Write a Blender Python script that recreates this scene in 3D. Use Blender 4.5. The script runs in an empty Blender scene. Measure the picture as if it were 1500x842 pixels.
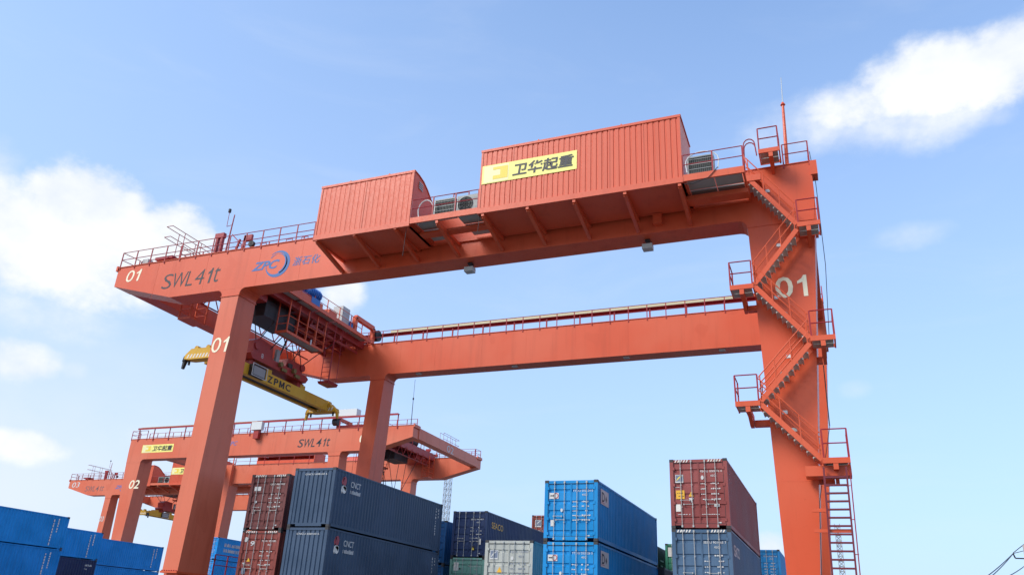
import bpy, bmesh, math, random
from mathutils import Matrix, Vector
R = math.radians
random.seed(7)
SC = bpy.context.scene
COL = SC.collection

# ------------------------------------------------------------------ camera
cam_data = bpy.data.cameras.new("camera")
cam = bpy.data.objects.new("camera", cam_data)
COL.objects.link(cam)
cam_data.sensor_width = 36.0
cam_data.sensor_fit = 'HORIZONTAL'
cam_data.lens = 1155.86 / 1500 * 36.0
cam_data.clip_end = 9000
RT = Vector((0.92907414, 0.36700927, 0.04610246))
UP = Vector((0.10772628, -0.38770412, 0.9154674))
FW = Vector((-0.35385914, 0.84557094, 0.39974242))
m = Matrix.Identity(4)
for i, c in enumerate((RT, UP, -FW)):
    for k in range(3):
        m[k][i] = c[k]
m[2][3] = 1.5
cam.matrix_world = m
SC.camera = cam

# ------------------------------------------------------------------ light
SUN_EL, SUN_AZ = 42.0, -141.0        # azimuth from +Y towards +X
SC.view_settings.view_transform = 'Standard'
SC.view_settings.look = 'None'
SC.view_settings.gamma = 1.0
SC.view_settings.exposure = 1.1
sd = bpy.data.lights.new("sun", 'SUN')
sd.energy = 1.4
sd.angle = R(24)          # veiled by thin cloud: no crisp shadows in the photograph
sd.color = (1.0, 0.95, 0.87)
sun = bpy.data.objects.new("sun", sd)
COL.objects.link(sun)
sv = Vector((math.sin(R(SUN_AZ)) * math.cos(R(SUN_EL)), math.cos(R(SUN_AZ)) * math.cos(R(SUN_EL)), math.sin(R(SUN_EL))))
sun.rotation_euler = sv.to_track_quat('Z', 'Y').to_euler()
sun.location = sv * 60

world = bpy.data.worlds.new("World")
SC.world = world
world.use_nodes = True
wt = world.node_tree
wt.nodes.clear()


class NT:
    """small helper around a node tree"""
    def __init__(s, tree):
        s.t = tree

    def n(s, kind, **kw):
        nd = s.t.nodes.new(kind)
        for k, v in kw.items():
            setattr(nd, k, v)
        return nd

    def link(s, a, b):
        s.t.links.new(a, b)

    def put(s, sock, v):
        if isinstance(v, (int, float)):
            sock.default_value = v
        elif isinstance(v, (tuple, list)):
            sock.default_value = v
        else:
            s.link(v, sock)

    def math(s, op, a, b=0.0, c=None, clamp=False):
        nd = s.n('ShaderNodeMath', operation=op)
        nd.use_clamp = clamp
        s.put(nd.inputs[0], a)
        s.put(nd.inputs[1], b)
        if c is not None:
            s.put(nd.inputs[2], c)
        return nd.outputs[0]

    def mix(s, f, a, b, blend='MIX'):
        nd = s.n('ShaderNodeMix', data_type='RGBA', blend_type=blend)
        s.put(nd.inputs[0], f)
        s.put(nd.inputs[6], a)
        s.put(nd.inputs[7], b)
        return nd.outputs[2]

    def ramp(s, v, lo, hi, a=0.0, b=1.0, smooth=True):
        nd = s.n('ShaderNodeMapRange')
        nd.interpolation_type = 'SMOOTHSTEP' if smooth else 'LINEAR'
        s.put(nd.inputs[0], v)
        nd.inputs[1].default_value = lo
        nd.inputs[2].default_value = hi
        nd.inputs[3].default_value = a
        nd.inputs[4].default_value = b
        return nd.outputs[0]


def build_sky():
    w = NT(wt)
    out = w.n('ShaderNodeOutputWorld')
    bg = w.n('ShaderNodeBackground')
    bg.inputs[1].default_value = 0.14
    sky = w.n('ShaderNodeTexSky', sky_type='NISHITA')
    sky.sun_disc = False
    sky.sun_elevation = R(SUN_EL)
    sky.sun_rotation = R(SUN_AZ)
    sky.altitude = 0
    sky.air_density = 1.0
    sky.dust_density = 1.6
    sky.ozone_density = 1.6
    tc = w.n('ShaderNodeTexCoord')
    sep = w.n('ShaderNodeSeparateXYZ')
    w.link(tc.outputs['Generated'], sep.inputs[0])
    X, Y, Z = sep.outputs
    az = w.math('MULTIPLY', w.math('ARCTAN2', X, Y), 57.2958)
    el = w.math('MULTIPLY', w.math('ARCSINE', Z), 57.2958)
    # turbulence shared by every cloud
    def noise(scale, detail, rough=0.55, off=(0, 0, 0)):
        mp = w.n('ShaderNodeMapping')
        mp.inputs['Location'].default_value = off
        mp.inputs['Scale'].default_value = (scale, scale, scale * 1.35)
        w.link(tc.outputs['Generated'], mp.inputs[0])
        nz = w.n('ShaderNodeTexNoise')
        nz.inputs['Scale'].default_value = 1.0
        nz.inputs['Detail'].default_value = detail
        nz.inputs['Roughness'].default_value = rough
        w.link(mp.outputs[0], nz.inputs['Vector'])
        return nz.outputs['Fac']
    n_big = noise(7.5, 7, 0.58)
    n_fine = noise(26, 5, 0.6, (3, 1, 2))
    turb = w.math('ADD', w.math('MULTIPLY', w.math('SUBTRACT', n_big, 0.5), 2.6),
                  w.math('MULTIPLY', w.math('SUBTRACT', n_fine, 0.5), 0.95))
    # cumulus: azimuth, elevation, half width, half height, edge softness, strength (degrees)
    clouds = [(-56.2, 21.6, 10.4, 4.7, .5, 1.0), (-54.2, 24.6, 5.4, 3.1, .3, 1.0), (-48.6, 23.2, 4.4, 3.1, .3, 1.0),
              (-60, 24.3, 2.6, 3.4, .9, .6), (-56.5, 17.0, 7, 2.0, 1.1, .7),
              (10.2, 35.3, 6.8, 2.9, .45, 1.0), (15.5, 34.9, 5.2, 3.2, .4, 1.0), (4.2, 34.5, 4.6, 1.9, .7, 1.0),
              (0.0, 33.3, 4.6, 2.0, 1.5, .75), (2.4, 33.7, 5.6, 2.5, 1.2, .9), (9.0, 33.0, 8.5, 2.5, 1.1, .8), (20, 34.2, 4, 2.4, .6, 1.0),
              (6.9, 25.5, 2.9, 1.1, 1.3, .5), (2.0, 16.0, 1.3, .7, 1.2, .3), (-55.6, 14.0, 3.0, 1.6, .6, .9),
              (-52.2, 14.0, 1.0, .7, 1.2, .4), (-54.2, 9.0, 2.9, 1.1, .5, .85), (-59, 8.0, 4, 1.6, .8, .5),
              (-35.6, 21.8, 2.0, 1.6, .5, .95), (-4.4, 6.0, 1.5, 1.2, .6, .85), (-45.5, 10.6, 3.2, 1.0, 1.5, .35),
              (-18, 4.5, 5, 1.2, 1.0, .4)]
    # unseen cumulus beyond the frame, added and enlarged to raise the fill light
    rr = random.Random(21)
    for k in range(22):
        a = 38 + k * 11.6 + rr.uniform(-4, 4)
        if a > 180:
            a -= 360
        clouds.append((a, rr.uniform(10, 50), rr.uniform(7, 14), rr.uniform(3, 6.5), .6, rr.uniform(.6, 1)))
    total = None
    for (ca, ce, ha, he, soft, st) in clouds:
        du = w.math('DIVIDE', w.math('SUBTRACT', az, ca), ha)
        dv = w.math('DIVIDE', w.math('SUBTRACT', el, ce), he)
        d = w.math('ADD', w.math('MULTIPLY', du, du), w.math('MULTIPLY', dv, dv))
        f = w.math('ADD', w.math('SUBTRACT', 1.0, d), turb)
        mk = w.ramp(f, -.1, soft * 1.3 + .25, 0.0, st)
        total = mk if total is None else w.math('MAXIMUM', total, mk)
    # thin veil low on the left and a pale band at the horizon
    veil = w.math('MULTIPLY', w.ramp(az, -20, -62), w.ramp(el, 24, 5, 0, .8))
    veil = w.math('MULTIPLY', veil, w.ramp(n_big, .25, .65, .7, 1.0))
    hz = w.ramp(el, 44, 0, 0.2, .85, False)
    tint = w.n('ShaderNodeHueSaturation')
    tint.inputs['Saturation'].default_value = 1.0
    w.link(sky.outputs[0], tint.inputs['Color'])
    base = w.mix(1.0, tint.outputs[0], (.80, .97, 1.10, 1), 'MULTIPLY')
    base = w.mix(hz, base, (1.82, 2.38, 3.45, 1))
    base = w.mix(w.math('MULTIPLY', w.ramp(az, 0, -66, 0, .3), w.ramp(noise(2.2, 5, .6, (5, 2, 8)), .3, .75, .6, 1.2)), base, (1.75, 2.3, 3.3, 1))
    base = w.mix(veil, base, (3.0, 3.2, 3.45, 1))
    shade = w.ramp(n_big, .3, .75)
    ccol = w.mix(shade, (2.75, 2.98, 3.35, 1), (3.75, 3.75, 3.75, 1))
    # thin high cirrus streaks
    mp = w.n('ShaderNodeMapping')
    mp.inputs['Rotation'].default_value = (0, R(18), R(25))
    mp.inputs['Scale'].default_value = (2.2, 2.2, 9.0)
    w.link(tc.outputs['Generated'], mp.inputs[0])
    ci = w.n('ShaderNodeTexNoise')
    ci.inputs['Scale'].default_value = 1.6
    ci.inputs['Detail'].default_value = 6
    ci.inputs['Roughness'].default_value = .6
    ci.inputs['Distortion'].default_value = .5
    w.link(mp.outputs[0], ci.inputs['Vector'])
    base = w.mix(w.ramp(ci.outputs['Fac'], .48, .78, 0, .11), base, (2.9, 3.1, 3.45, 1))
    col = w.mix(total, base, ccol)
    w.link(col, bg.inputs[0])
    w.link(bg.outputs[0], out.inputs[0])


build_sky()


# ------------------------------------------------------------------ materials
def new_mat(name):
    mt = bpy.data.materials.new(name)
    mt.use_nodes = True
    t = NT(mt.node_tree)
    b = mt.node_tree.nodes['Principled BSDF']
    return mt, t, b


def simple(name, rgb, rough=.5, metal=0.0, emit=None):
    mt, t, b = new_mat(name)
    b.inputs['Base Color'].default_value = (*rgb, 1)
    b.inputs['Roughness'].default_value = rough
    b.inputs['Metallic'].default_value = metal
    return mt


def noise_at(t, vec, scale, detail=4, rough=.55, off=(0, 0, 0)):
    mp = t.n('ShaderNodeMapping')
    mp.inputs['Scale'].default_value = scale
    mp.inputs['Location'].default_value = off
    t.link(vec, mp.inputs[0])
    nz = t.n('ShaderNodeTexNoise')
    nz.inputs['Scale'].default_value = 1.0
    nz.inputs['Detail'].default_value = detail
    nz.inputs['Roughness'].default_value = rough
    t.link(mp.outputs[0], nz.inputs['Vector'])
    return nz.outputs['Fac']


def crane_paint(name, rgb, paled, rough=.38, bump=.25):
    mt, t, b = new_mat(name)
    b.inputs['Specular IOR Level'].default_value = .34
    geo = t.n('ShaderNodeNewGeometry')
    P = geo.outputs['Position']
    big = noise_at(t, P, (.22, .22, .22), 3)
    streak = noise_at(t, P, (1.7, 1.7, .12), 5, .6)
    fine = noise_at(t, P, (9, 9, 9), 4, .6)
    c = t.mix(t.ramp(big, .3, .68, 0, .7), (*rgb, 1), (*paled, 1))
    c = t.mix(t.ramp(streak, .48, .76, 0, .32), c, (*[x * .6 for x in rgb], 1))
    drip = noise_at(t, P, (4.5, 4.5, .22), 3, .6, (8, 3, 2))
    c = t.mix(t.ramp(drip, .67, .79, 0, .26), c, (.16, .045, .022, 1))
    patch = noise_at(t, P, (.55, .55, .4), 2, .4, (1, 6, 4))
    c = t.mix(t.ramp(patch, .66, .69, 0, .35), c, (*[x * .88 for x in rgb], 1))
    c = t.mix(t.ramp(fine, .60, .74, 0, .22), c, (*[x * .55 for x in rgb], 1))
    t.link(c, b.inputs['Base Color'])
    t.link(t.ramp(fine, .3, .7, rough - .06, rough + .1), b.inputs['Roughness'])
    bp = t.n('ShaderNodeBump')
    bp.inputs['Strength'].default_value = bump
    bp.inputs['Distance'].default_value = .012
    wob = noise_at(t, P, (.9, .9, .9), 2)
    t.link(wob, bp.inputs['Height'])
    t.link(bp.outputs[0], b.inputs['Normal'])
    return mt


def box_paint(name, rgb, rust=.25, rough=.45, fade=1.25):
    """container paint: sun-faded patches, rain streaks, scuffs and rust specks"""
    mt, t, b = new_mat(name)
    tc = t.n('ShaderNodeNewGeometry')
    b.inputs['Specular IOR Level'].default_value = .25
    P = tc.outputs['Position']
    big = noise_at(t, P, (.55, .55, .55), 4)
    streak = noise_at(t, P, (5.5, 5.5, .28), 5, .6)
    speck = noise_at(t, P, (6.5, 6.5, 4.5), 6, .68, (3, 9, 1))
    scuff = noise_at(t, P, (1.3, 1.3, 16), 4, .65, (7, 2, 5))
    paled = tuple(min(1, x * fade + .018) for x in rgb)
    c = t.mix(t.ramp(big, .35, .68, 0, .8), (*rgb, 1), (*paled, 1))
    c = t.mix(t.ramp(streak, .52, .76, 0, .38), c, (*[x * .55 + .008 for x in rgb], 1))
    c = t.mix(t.ramp(scuff, .66, .76, 0, .35), c, (*[min(1, x * 1.3 + .06) for x in rgb], 1))
    c = t.mix(t.ramp(speck, .63, .70, 0, rust), c, (.10, .045, .022, 1))
    t.link(c, b.inputs['Base Color'])
    t.link(t.ramp(big, .3, .7, rough - .05, rough + .12), b.inputs['Roughness'])
    bp = t.n('ShaderNodeBump')
    bp.inputs['Strength'].default_value = .35
    bp.inputs['Distance'].default_value = .02
    t.link(noise_at(t, P, (1.6, 1.6, 1.6), 3), bp.inputs['Height'])
    t.link(bp.outputs[0], b.inputs['Normal'])
    return mt


ORANGE = (.67, .088, .027)
M = dict(
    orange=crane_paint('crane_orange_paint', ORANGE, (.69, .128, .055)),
    paled=crane_paint('haze_sheen_orange_paint', (.68, .135, .062), (.70, .185, .10)),  # crane orange lightened to stand in for haze and sheen
    house=crane_paint('machinery_house_paint', (.66, .098, .040), (.68, .12, .055), bump=.1),
    rail=crane_paint('handrail_red_paint', (.32, .020, .026), (.36, .03, .035), bump=0),
    red=crane_paint('hoist_red_paint', (.36, .03, .025), (.38, .05, .04), bump=.1),
    yellow=crane_paint('spreader_yellow_paint', (.74, .40, .015), (.70, .42, .06), rough=.5, bump=.1),
    ochre=simple('oily_ochre_paint', (.20, .14, .04), .6),
    cream=simple('cream_trough', (.54, .47, .29), .5),
    ladder=simple('dark_red_ladder_paint', (.16, .014, .024), .5),
    grate=simple('grey_grating', (.36, .38, .34), .6),
    tread=simple('stair_tread_steel', (.46, .42, .37), .6),
    dark=simple('dark_machinery', (.025, .022, .024), .55),
    black=simple('black_rubber', (.015, .015, .016), .6),
    rope=simple('steel_rope', (.05, .045, .045), .5, .4),
    steel=simple('galvanised_steel', (.52, .53, .52), .38, .55),
    barsteel=simple('locking_bar_steel', (.42, .42, .40), .5, .2),
    grey=simple('cabinet_grey', (.46, .46, .43), .5),
    white=simple('white_casing', (.66, .66, .63), .45),
    acgrey=simple('air_conditioner_casing', (.30, .31, .29), .5),
    coil=simple('condenser_fins', (.10, .105, .085), .6),
    motor=simple('motor_blue', (.02, .13, .42), .45),
    wmark=simple('white_marking', (.60, .59, .56), .55),
    casting=simple('grimy_casting_steel', (.035, .032, .032), .6),
    cmark=simple('cream_numeral', (.90, .79, .55), .55),
    kmark=simple('charcoal_lettering', (.022, .022, .028), .55),
    bmark=simple('blue_emblem', (.012, .11, .33), .5),
    lblue=simple('pale_blue_emblem', (.10, .15, .38), .5),
    dull=simple('dull_grey_lettering', (.24, .11, .10), .55),  # muted reddish grey, lighter than the charcoal lettering
    signy=simple('pale_yellow_sign', (.92, .80, .20), .5),
    signp=simple('faded_yellow_panel', (.84, .76, .38), .5),
    signd=simple('strong_yellow_patch', (.82, .60, .05), .5),
    ylw=simple('orange_yellow_sticker', (.80, .42, .03), .5),
    grn=simple('green_emblem', (.12, .34, .10), .5),
    gsq=simple('slate_emblem', (.16, .19, .26), .5),
    redmark=simple('red_emblem', (.45, .04, .05), .5),
    stripe=simple('pale_stripe', (.75, .70, .62), .5),
    seal=simple('door_gasket', (.012, .012, .014), .7),
    concrete=None,
)
BOX = {k: box_paint('container_' + k, *v) for k, v in dict(
    navy=((.036, .064, .110), .12), brown=((.135, .038, .034), .3), redbrown=((.24, .055, .042), .25),
    azure=((.004, .225, .52), .12), maroon=((.25, .058, .052), .28), steelblue=((.060, .115, .19), .2),
    deepnavy=((.018, .036, .10), .2), mint=((.19, .38, .30), .2), pale=((.40, .40, .355), .15),
    seablue=((.008, .085, .23), .2), slate=((.08, .085, .085), .3), green=((.04, .21, .12), .25), blackgreen=((.012, .02, .018), .3),
    royal=((.002, .245, .62), .12), cobalt=((.002, .225, .59), .12), ink=((.012, .026, .085), .15), sky=((.015, .2, .45), .15),
    darkgrey=((.025, .03, .04), .2)).items()}


def concrete():
    mt, t, b = new_mat('yard_concrete')
    geo = t.n('ShaderNodeNewGeometry')
    P = geo.outputs['Position']
    a = noise_at(t, P, (.15, .15, .15), 6)
    f = noise_at(t, P, (3, 3, 3), 5)
    c = t.mix(a, (.10, .098, .094, 1), (.16, .157, .15, 1))
    c = t.mix(t.ramp(f, .5, .8, 0, .4), c, (.05, .05, .05, 1))
    t.link(c, b.inputs['Base Color'])
    b.inputs['Roughness'].default_value = .85
    return mt


M['concrete'] = concrete()


# ------------------------------------------------------------------ mesh helpers
class MB:
    def __init__(s):
        s.v = []
        s.f = []

    def add(s, vs, fs):
        o = len(s.v)
        s.v += [tuple(x) for x in vs]
        s.f += [tuple(i + o for i in f) for f in fs]
        return s

    def box(s, x0, x1, y0, y1, z0, z1):
        return s.add([(x0, y0, z0), (x1, y0, z0), (x1, y1, z0), (x0, y1, z0), (x0, y0, z1), (x1, y0, z1), (x1, y1, z1), (x0, y1, z1)],
                     [(0, 3, 2, 1), (4, 5, 6, 7), (0, 1, 5, 4), (1, 2, 6, 5), (2, 3, 7, 6), (3, 0, 4, 7)])

    def loft(s, a, b):
        n = len(a)
        return s.add(list(a) + list(b), [tuple(range(n))[::-1], tuple(range(n, 2 * n))] +
                     [(i, (i + 1) % n, n + (i + 1) % n, n + i) for i in range(n)])

    def prism(s, poly, axis, a, b):
        if axis == 'x':
            A = [(a, p, q) for p, q in poly]
            B = [(b, p, q) for p, q in poly]
        elif axis == 'y':
            A = [(p, a, q) for p, q in poly]
            B = [(p, b, q) for p, q in poly]
        else:
            A = [(p, q, a) for p, q in poly]
            B = [(p, q, b) for p, q in poly]
        return s.loft(A, B)

    def frame(s, p, q, up=(0, 0, 1)):
        d = (Vector(q) - Vector(p)).normalized()
        u = Vector(up)
        if abs(d.dot(u)) > .95:
            u = Vector((0, 1, 0))
        r = d.cross(u).normalized()
        return r, r.cross(d).normalized()

    def bar(s, p, q, w, h, up=(0, 0, 1)):
        r, u = s.frame(p, q, up)
        o = [r * w / 2 + u * h / 2, -r * w / 2 + u * h / 2, -r * w / 2 - u * h / 2, r * w / 2 - u * h / 2]
        return s.loft([Vector(p) + k for k in o], [Vector(q) + k for k in o])

    def tube(s, p, q, r, n=6, r2=None):
        a, u = s.frame(p, q)
        r2 = r if r2 is None else r2
        ring = [a * math.cos(2 * math.pi * i / n) + u * math.sin(2 * math.pi * i / n) for i in range(n)]
        return s.loft([Vector(p) + k * r for k in ring], [Vector(q) + k * r2 for k in ring])

    def path(s, pts, r, n=6):
        for p, q in zip(pts[:-1], pts[1:]):
            s.tube(p, q, r, n)
        return s

    def mesh(s, name):
        me = bpy.data.meshes.new(name)
        me.from_pydata(s.v, [], s.f)
        bm = bmesh.new()
        bm.from_mesh(me)
        bmesh.ops.recalc_face_normals(bm, faces=bm.faces)
        bm.to_mesh(me)
        bm.free()
        return me

    def build(s, name, mat, parent=None, loc=None):
        me = s.mesh(name)
        me.materials.append(mat)
        return put(name, me, parent, loc)


def put(name, me, parent=None, loc=None, mat=None):
    o = bpy.data.objects.new(name, me)
    COL.objects.link(o)
    if parent is not None:
        o.parent = parent
    if loc is not None:
        o.location = loc
    if mat is not None:
        o.material_slots[0].link = 'OBJECT'
        o.material_slots[0].material = mat
    return o


def thing(name, label, cat, loc=(0, 0, 0), rotz=0.0, group=None):
    o = bpy.data.objects.new(name, None)
    o.empty_display_size = .5
    COL.objects.link(o)
    o.location = loc
    o.rotation_euler = (0, 0, rotz)
    o['label'] = label
    o['category'] = cat
    if group:
        o['group'] = group
    return o


def tag(o, label, cat, group=None):
    o['label'] = label
    o['category'] = cat
    if group:
        o['group'] = group
    return o


# flat print -----------------------------------------------------------------
TXT = {}


def text_mesh(body, shear=0.0, bold=0.0, gap=1.0):
    key = (body, shear, bold, gap)
    if key in TXT:
        return TXT[key]
    cu = bpy.data.curves.new('lettering', 'FONT')
    cu.body = body
    cu.size = 1.0
    cu.shear = shear
    cu.resolution_u = 3
    cu.offset = bold
    cu.space_character = gap
    ob = bpy.data.objects.new('lettering', cu)
    COL.objects.link(ob)
    dg = bpy.context.evaluated_depsgraph_get()
    me = bpy.data.meshes.new_from_object(ob.evaluated_get(dg))
    vs = [(v.co.x, v.co.y) for v in me.vertices]
    fs = [tuple(p.vertices) for p in me.polygons]
    bpy.data.objects.remove(ob)
    bpy.data.curves.remove(cu)
    bpy.data.meshes.remove(me)
    xs = [v[0] for v in vs] or [0, 1]
    ys = [v[1] for v in vs] or [0, 1]
    x0, x1, y0, y1 = min(xs), max(xs), min(ys), max(ys)
    out = ([((x - x0) / (x1 - x0), (y - y0) / (y1 - y0)) for x, y in vs], fs)
    TXT[key] = out
    return out


def on_plane(vs, O, r, u):
    O, r, u = Vector(O), Vector(r), Vector(u)
    return [tuple(O + r * x + u * y) for x, y in vs]


def lettering(body, O, r, u, w, h, mat, parent, shear=0.0, bold=0.0, gap=1.0, name='lettering'):
    vs, fs = text_mesh(body, shear, bold, gap)
    return MB().add(on_plane([(x * w, y * h) for x, y in vs], O, r, u), fs).build(name, mat, parent)


EMM = [(0, 0), (.26, 0), (.26, .58), (.42, .12), (.58, .12), (.74, .58), (.74, 0), (1, 0), (1, 1), (.72, 1), (.5, .42), (.28, 1), (0, 1)]
ONE = [(.55, 0), (1, 0), (1, 1), (.70, 1), (.48, .86), (0, .73), (0, .61), (.55, .68)]


def spelled(letters, O, r, u, w, h, mat, parent, shear=0.0, bold=0.0):
    """characters placed one by one: (character, start, width) as fractions of w"""
    b = MB()
    for ch, a, k in letters:
        if ch == '1':
            vs, fs = ONE, [tuple(range(8))]
        elif ch == 'M':
            vs, fs = EMM, [tuple(range(13))]
        else:
            vs, fs = text_mesh(ch, 0, bold)
        b.add(on_plane([((a + x * k) * w + shear * h * y, y * h) for x, y in vs], O, r, u), fs)
    return b.build('lettering', mat, parent)


SWL = (('S', 0, .165), ('W', .17, .25), ('L', .43, .115), ('4', .575, .155), ('1', .785, .07), ('t', .89, .10))
N01 = (('0', 0, .56), ('1', .70, .30))


def flat(polys, O, r, u, mat, parent, name='emblem'):
    b = MB()
    for p in polys:
        b.add(on_plane(p, O, r, u), [tuple(range(len(p)))])
    return b.build(name, mat, parent)


def rect(x, y, w, h):
    return [(x, y), (x + w, y), (x + w, y + h), (x, y + h)]


def disc(x, y, rx, ry=None, n=18):
    ry = rx if ry is None else ry
    return [(x + rx * math.cos(2 * math.pi * i / n), y + ry * math.sin(2 * math.pi * i / n)) for i in range(n)]


def crescent(cx, cy, ro, ri, ox, oy, a0, a1, n=30):
    """quads between an outer arc and an offset inner arc"""
    q = []
    for i in range(n):
        t0, t1 = R(a0 + (a1 - a0) * i / n), R(a0 + (a1 - a0) * (i + 1) / n)
        q.append([(cx + ro * math.cos(t0), cy + ro * math.sin(t0)), (cx + ro * math.cos(t1), cy + ro * math.sin(t1)),
                  (cx + ox + ri * math.cos(t1), cy + oy + ri * math.sin(t1)), (cx + ox + ri * math.cos(t0), cy + oy + ri * math.sin(t0))])
    return q


# ------------------------------------------------------------------ setting
gnd = MB().add([(-4000, -4000, 0), (4000, -4000, 0), (4000, 4000, 0), (-4000, 4000, 0)], [(0, 1, 2, 3)]).build('ground', M['concrete'])
gnd['kind'] = 'structure'

# ------------------------------------------------------------------ gantry cranes
POST = {}


def post_mesh(h, mat):
    k = (round(h, 2), mat.name)
    if k not in POST:
        b = MB().box(-.03, .03, -.022, .022, -.16, h)
        me = b.mesh('post')
        me.materials.append(mat)
        POST[k] = me
    return POST[k]


def railing(root, pts, h=1.05, step=1.3, mat=None, posts=True, detail=True, r=.024, toe=False):
    mat = mat or M['rail']
    b = MB()
    for z in (h, h * .52):
        b.path([(p[0], p[1], p[2] + z) for p in pts], r)
    if toe:
        for p, q in zip(pts[:-1], pts[1:]):
            b.bar((p[0], p[1], p[2] + .07), (q[0], q[1], q[2] + .07), .012, .13)
    spots = []
    for p, q in zip(pts[:-1], pts[1:]):
        L = (Vector(q) - Vector(p)).length
        n = max(1, round(L / step))
        for i in range(n + 1):
            w = Vector(p).lerp(Vector(q), i / n)
            if not any((w - s).length < .2 for s in spots):
                spots.append(w)
    if not detail:
        for s in spots:
            b.box(s.x - .03, s.x + .03, s.y - .03, s.y + .03, s.z - .16, s.z + h)
    o = b.build('railing', mat, root)
    if detail:
        me = post_mesh(h, mat)
        for s in spots:
            put('post', me, o, s)
    return o


FY, RY, GW = -9.15, 7.85, 1.28       # front faces (y) of the two main girders in the crane frame, girder width
ZT, ZB = 21.65, 19.09                # girder top and bottom
HY = -11.88                          # front of the machinery houses


def corrugated(x0, x1, z0, z1, y, per=.42, dep=.028, out=-1):
    """vertical-ribbed sheet in the xz plane; ribs towards y*out"""
    b = MB()
    n = max(1, round((x1 - x0) / per))
    p = (x1 - x0) / n
    xs = []
    for i in range(n):
        a = x0 + i * p
        xs += [(a, 0), (a + p * .66, 0), (a + p * .74, 1), (a + p * .92, 1)]
    xs.append((x1, 0))
    vs = []
    for x, k in xs:
        yy = y + (-out) * dep * k
        vs += [(x, yy, z0), (x, yy, z1)]
    return b.add(vs, [(2 * i, 2 * i + 2, 2 * i + 3, 2 * i + 1) for i in range(len(xs) - 1)])


def machinery_house(root, x0, x1, z0, z1, n_panel, near, chamfer):
    back = FY - .18
    b = MB()
    # floor frame, corner posts, roof edge
    b.box(x0, x1, HY, back, z0, z0 + .06)
    b.box(x0 - .02, x1 + .02, HY - .02, HY + .1, z0 - .02, z0 + .26)
    b.box(x0, x1, back - .1, back, z0 - .02, z0 + .24)
    for x in (x0, x1 - .1):
        b.box(x, x + .1, HY - .012, HY + .1, z0 + .26, z1 - .12)
        b.box(x, x + .1, back - .1, back, z0 + .24, z1 - (.9 if chamfer else .12))
        b.box(x, x + .1, HY + .1, back - .1, z0, z0 + .2)
    b.box(x0 - .02, x1 + .02, HY - .025, HY + .1, z1 - .12, z1)
    h = b.build('machinery_house', M['house'], root)
    w = (x1 - x0 - .2) / n_panel
    for i in range(n_panel):
        a = x0 + .1 + i * w
        pb = corrugated(a + .012, a + w - .012, z0 + .26, z1 - .12, HY + .012, .30 if chamfer else .27, .013 if chamfer else .03)
        pb.box(a + w - .03, a + w + .03, HY - .005, HY + .03, z0 + .27, z1 - .13)
        pb.build('wall_panel', M['house'], h)
    if chamfer:
        prof = [(HY, z1), (HY + .5, z1 - .02), (HY + 1.0, z1 - .12), (HY + 1.5, z1 - .36), (HY + 2.0, z1 - .72), (back, z1 - 1.05)]
    else:
        prof = [(HY, z1), (back, z1 - .12)]
    rb = MB()
    for p, q in zip(prof[:-1], prof[1:]):
        rb.bar((x0 - .04, (p[0] + q[0]) / 2, (p[1] + q[1]) / 2), (x1 + .04, (p[0] + q[0]) / 2, (p[1] + q[1]) / 2),
               math.hypot(q[0] - p[0], q[1] - p[1]) + .03, .04, Vector((0, -(q[1] - p[1]), q[0] - p[0])))
    rb.build('roof', M['house'], h)
    for x in (x0 + .015, x1 - .015):
        poly = [(HY + .09, z0 + .2), (back - .08, z0 + .2)] + [(min(max(y, HY + .09), back - .08), z - .05) for y, z in reversed(prof)]
        MB().prism(poly, 'x', x - .015, x + .015).build('end_panel', M['red'] if False else M['house'], h)
    mb = MB().prism([(FY - .18 - .0, z0 + .2), (FY - .14, z0 + .2), (FY - .14, z1 - 1.0), (FY - .18, z1 - 1.0)], 'x', x0, x1)
    mb.build('rear_panel', M['house'], h)
    for t in (.3, .72):
        x = x0 + (x1 - x0) * t
        MB().box(x - .03, x + .03, HY + .1, HY + .16, z1, z1 + .16).build('lifting_lug', M['house'], h)
    if near and chamfer:
        v = MB()
        for k in range(4):
            v.box(x1 + .015, x1 + .05, HY + .55, HY + .95, z1 - .75 + k * .11, z1 - .69 + k * .11)
        v.build('vent_louvre', M['grey'], h)
    return h


def ac_unit(root, x0, x1, y, z0, fan):
    z1 = z0 + .98
    b = MB().box(x0, x1, y, y + .42, z0, z1)
    c = b.build('air_conditioner', M['acgrey'], root)
    if fan:
        cx = x0 + (x1 - x0) * .40
        cz = z0 + .48
        MB().add(on_plane(disc(cx, cz, .40, .40, 24), (0, y - .012, 0), (1, 0, 0), (0, 0, 1)), [tuple(range(24))]).build('fan_opening', M['black'], c)
        g = MB()
        for rr in (.14, .27, .40):
            ring = disc(cx, cz, rr, rr, 18)
            g.path([(p[0], y - .03, p[1]) for p in ring + ring[:1]], .01, 4)
        for k in range(4):
            a = math.pi * k / 4
            g.tube((cx - .4 * math.cos(a), y - .03, cz - .4 * math.sin(a)), (cx + .4 * math.cos(a), y - .03, cz + .4 * math.sin(a)), .009, 4)
        g.build('fan_guard', M['black'], c)
    else:
        MB().box(x0 + .05, x1 - .05, y - .006, y, z0 + .06, z1 - .06).build('coil_backing', M['black'], c)
        n = 13
        for k in range(n):
            x = x0 + .08 + (x1 - x0 - .16) * k / (n - 1)
            put('fin', FIN, c, (x, y - .02, z0 + .08))
        g = MB()
        for z in (z0 + .3, z0 + .55, z0 + .8):
            g.bar((x0 + .04, y - .04, z), (x1 - .04, y - .04, z), .012, .02)
        g.build('guard_bar', M['grey'], c)
    MB().box(x0, x0 + .06, y - .015, y, z0, z1).build('casing_edge', M['grey'], c)
    return c


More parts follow.
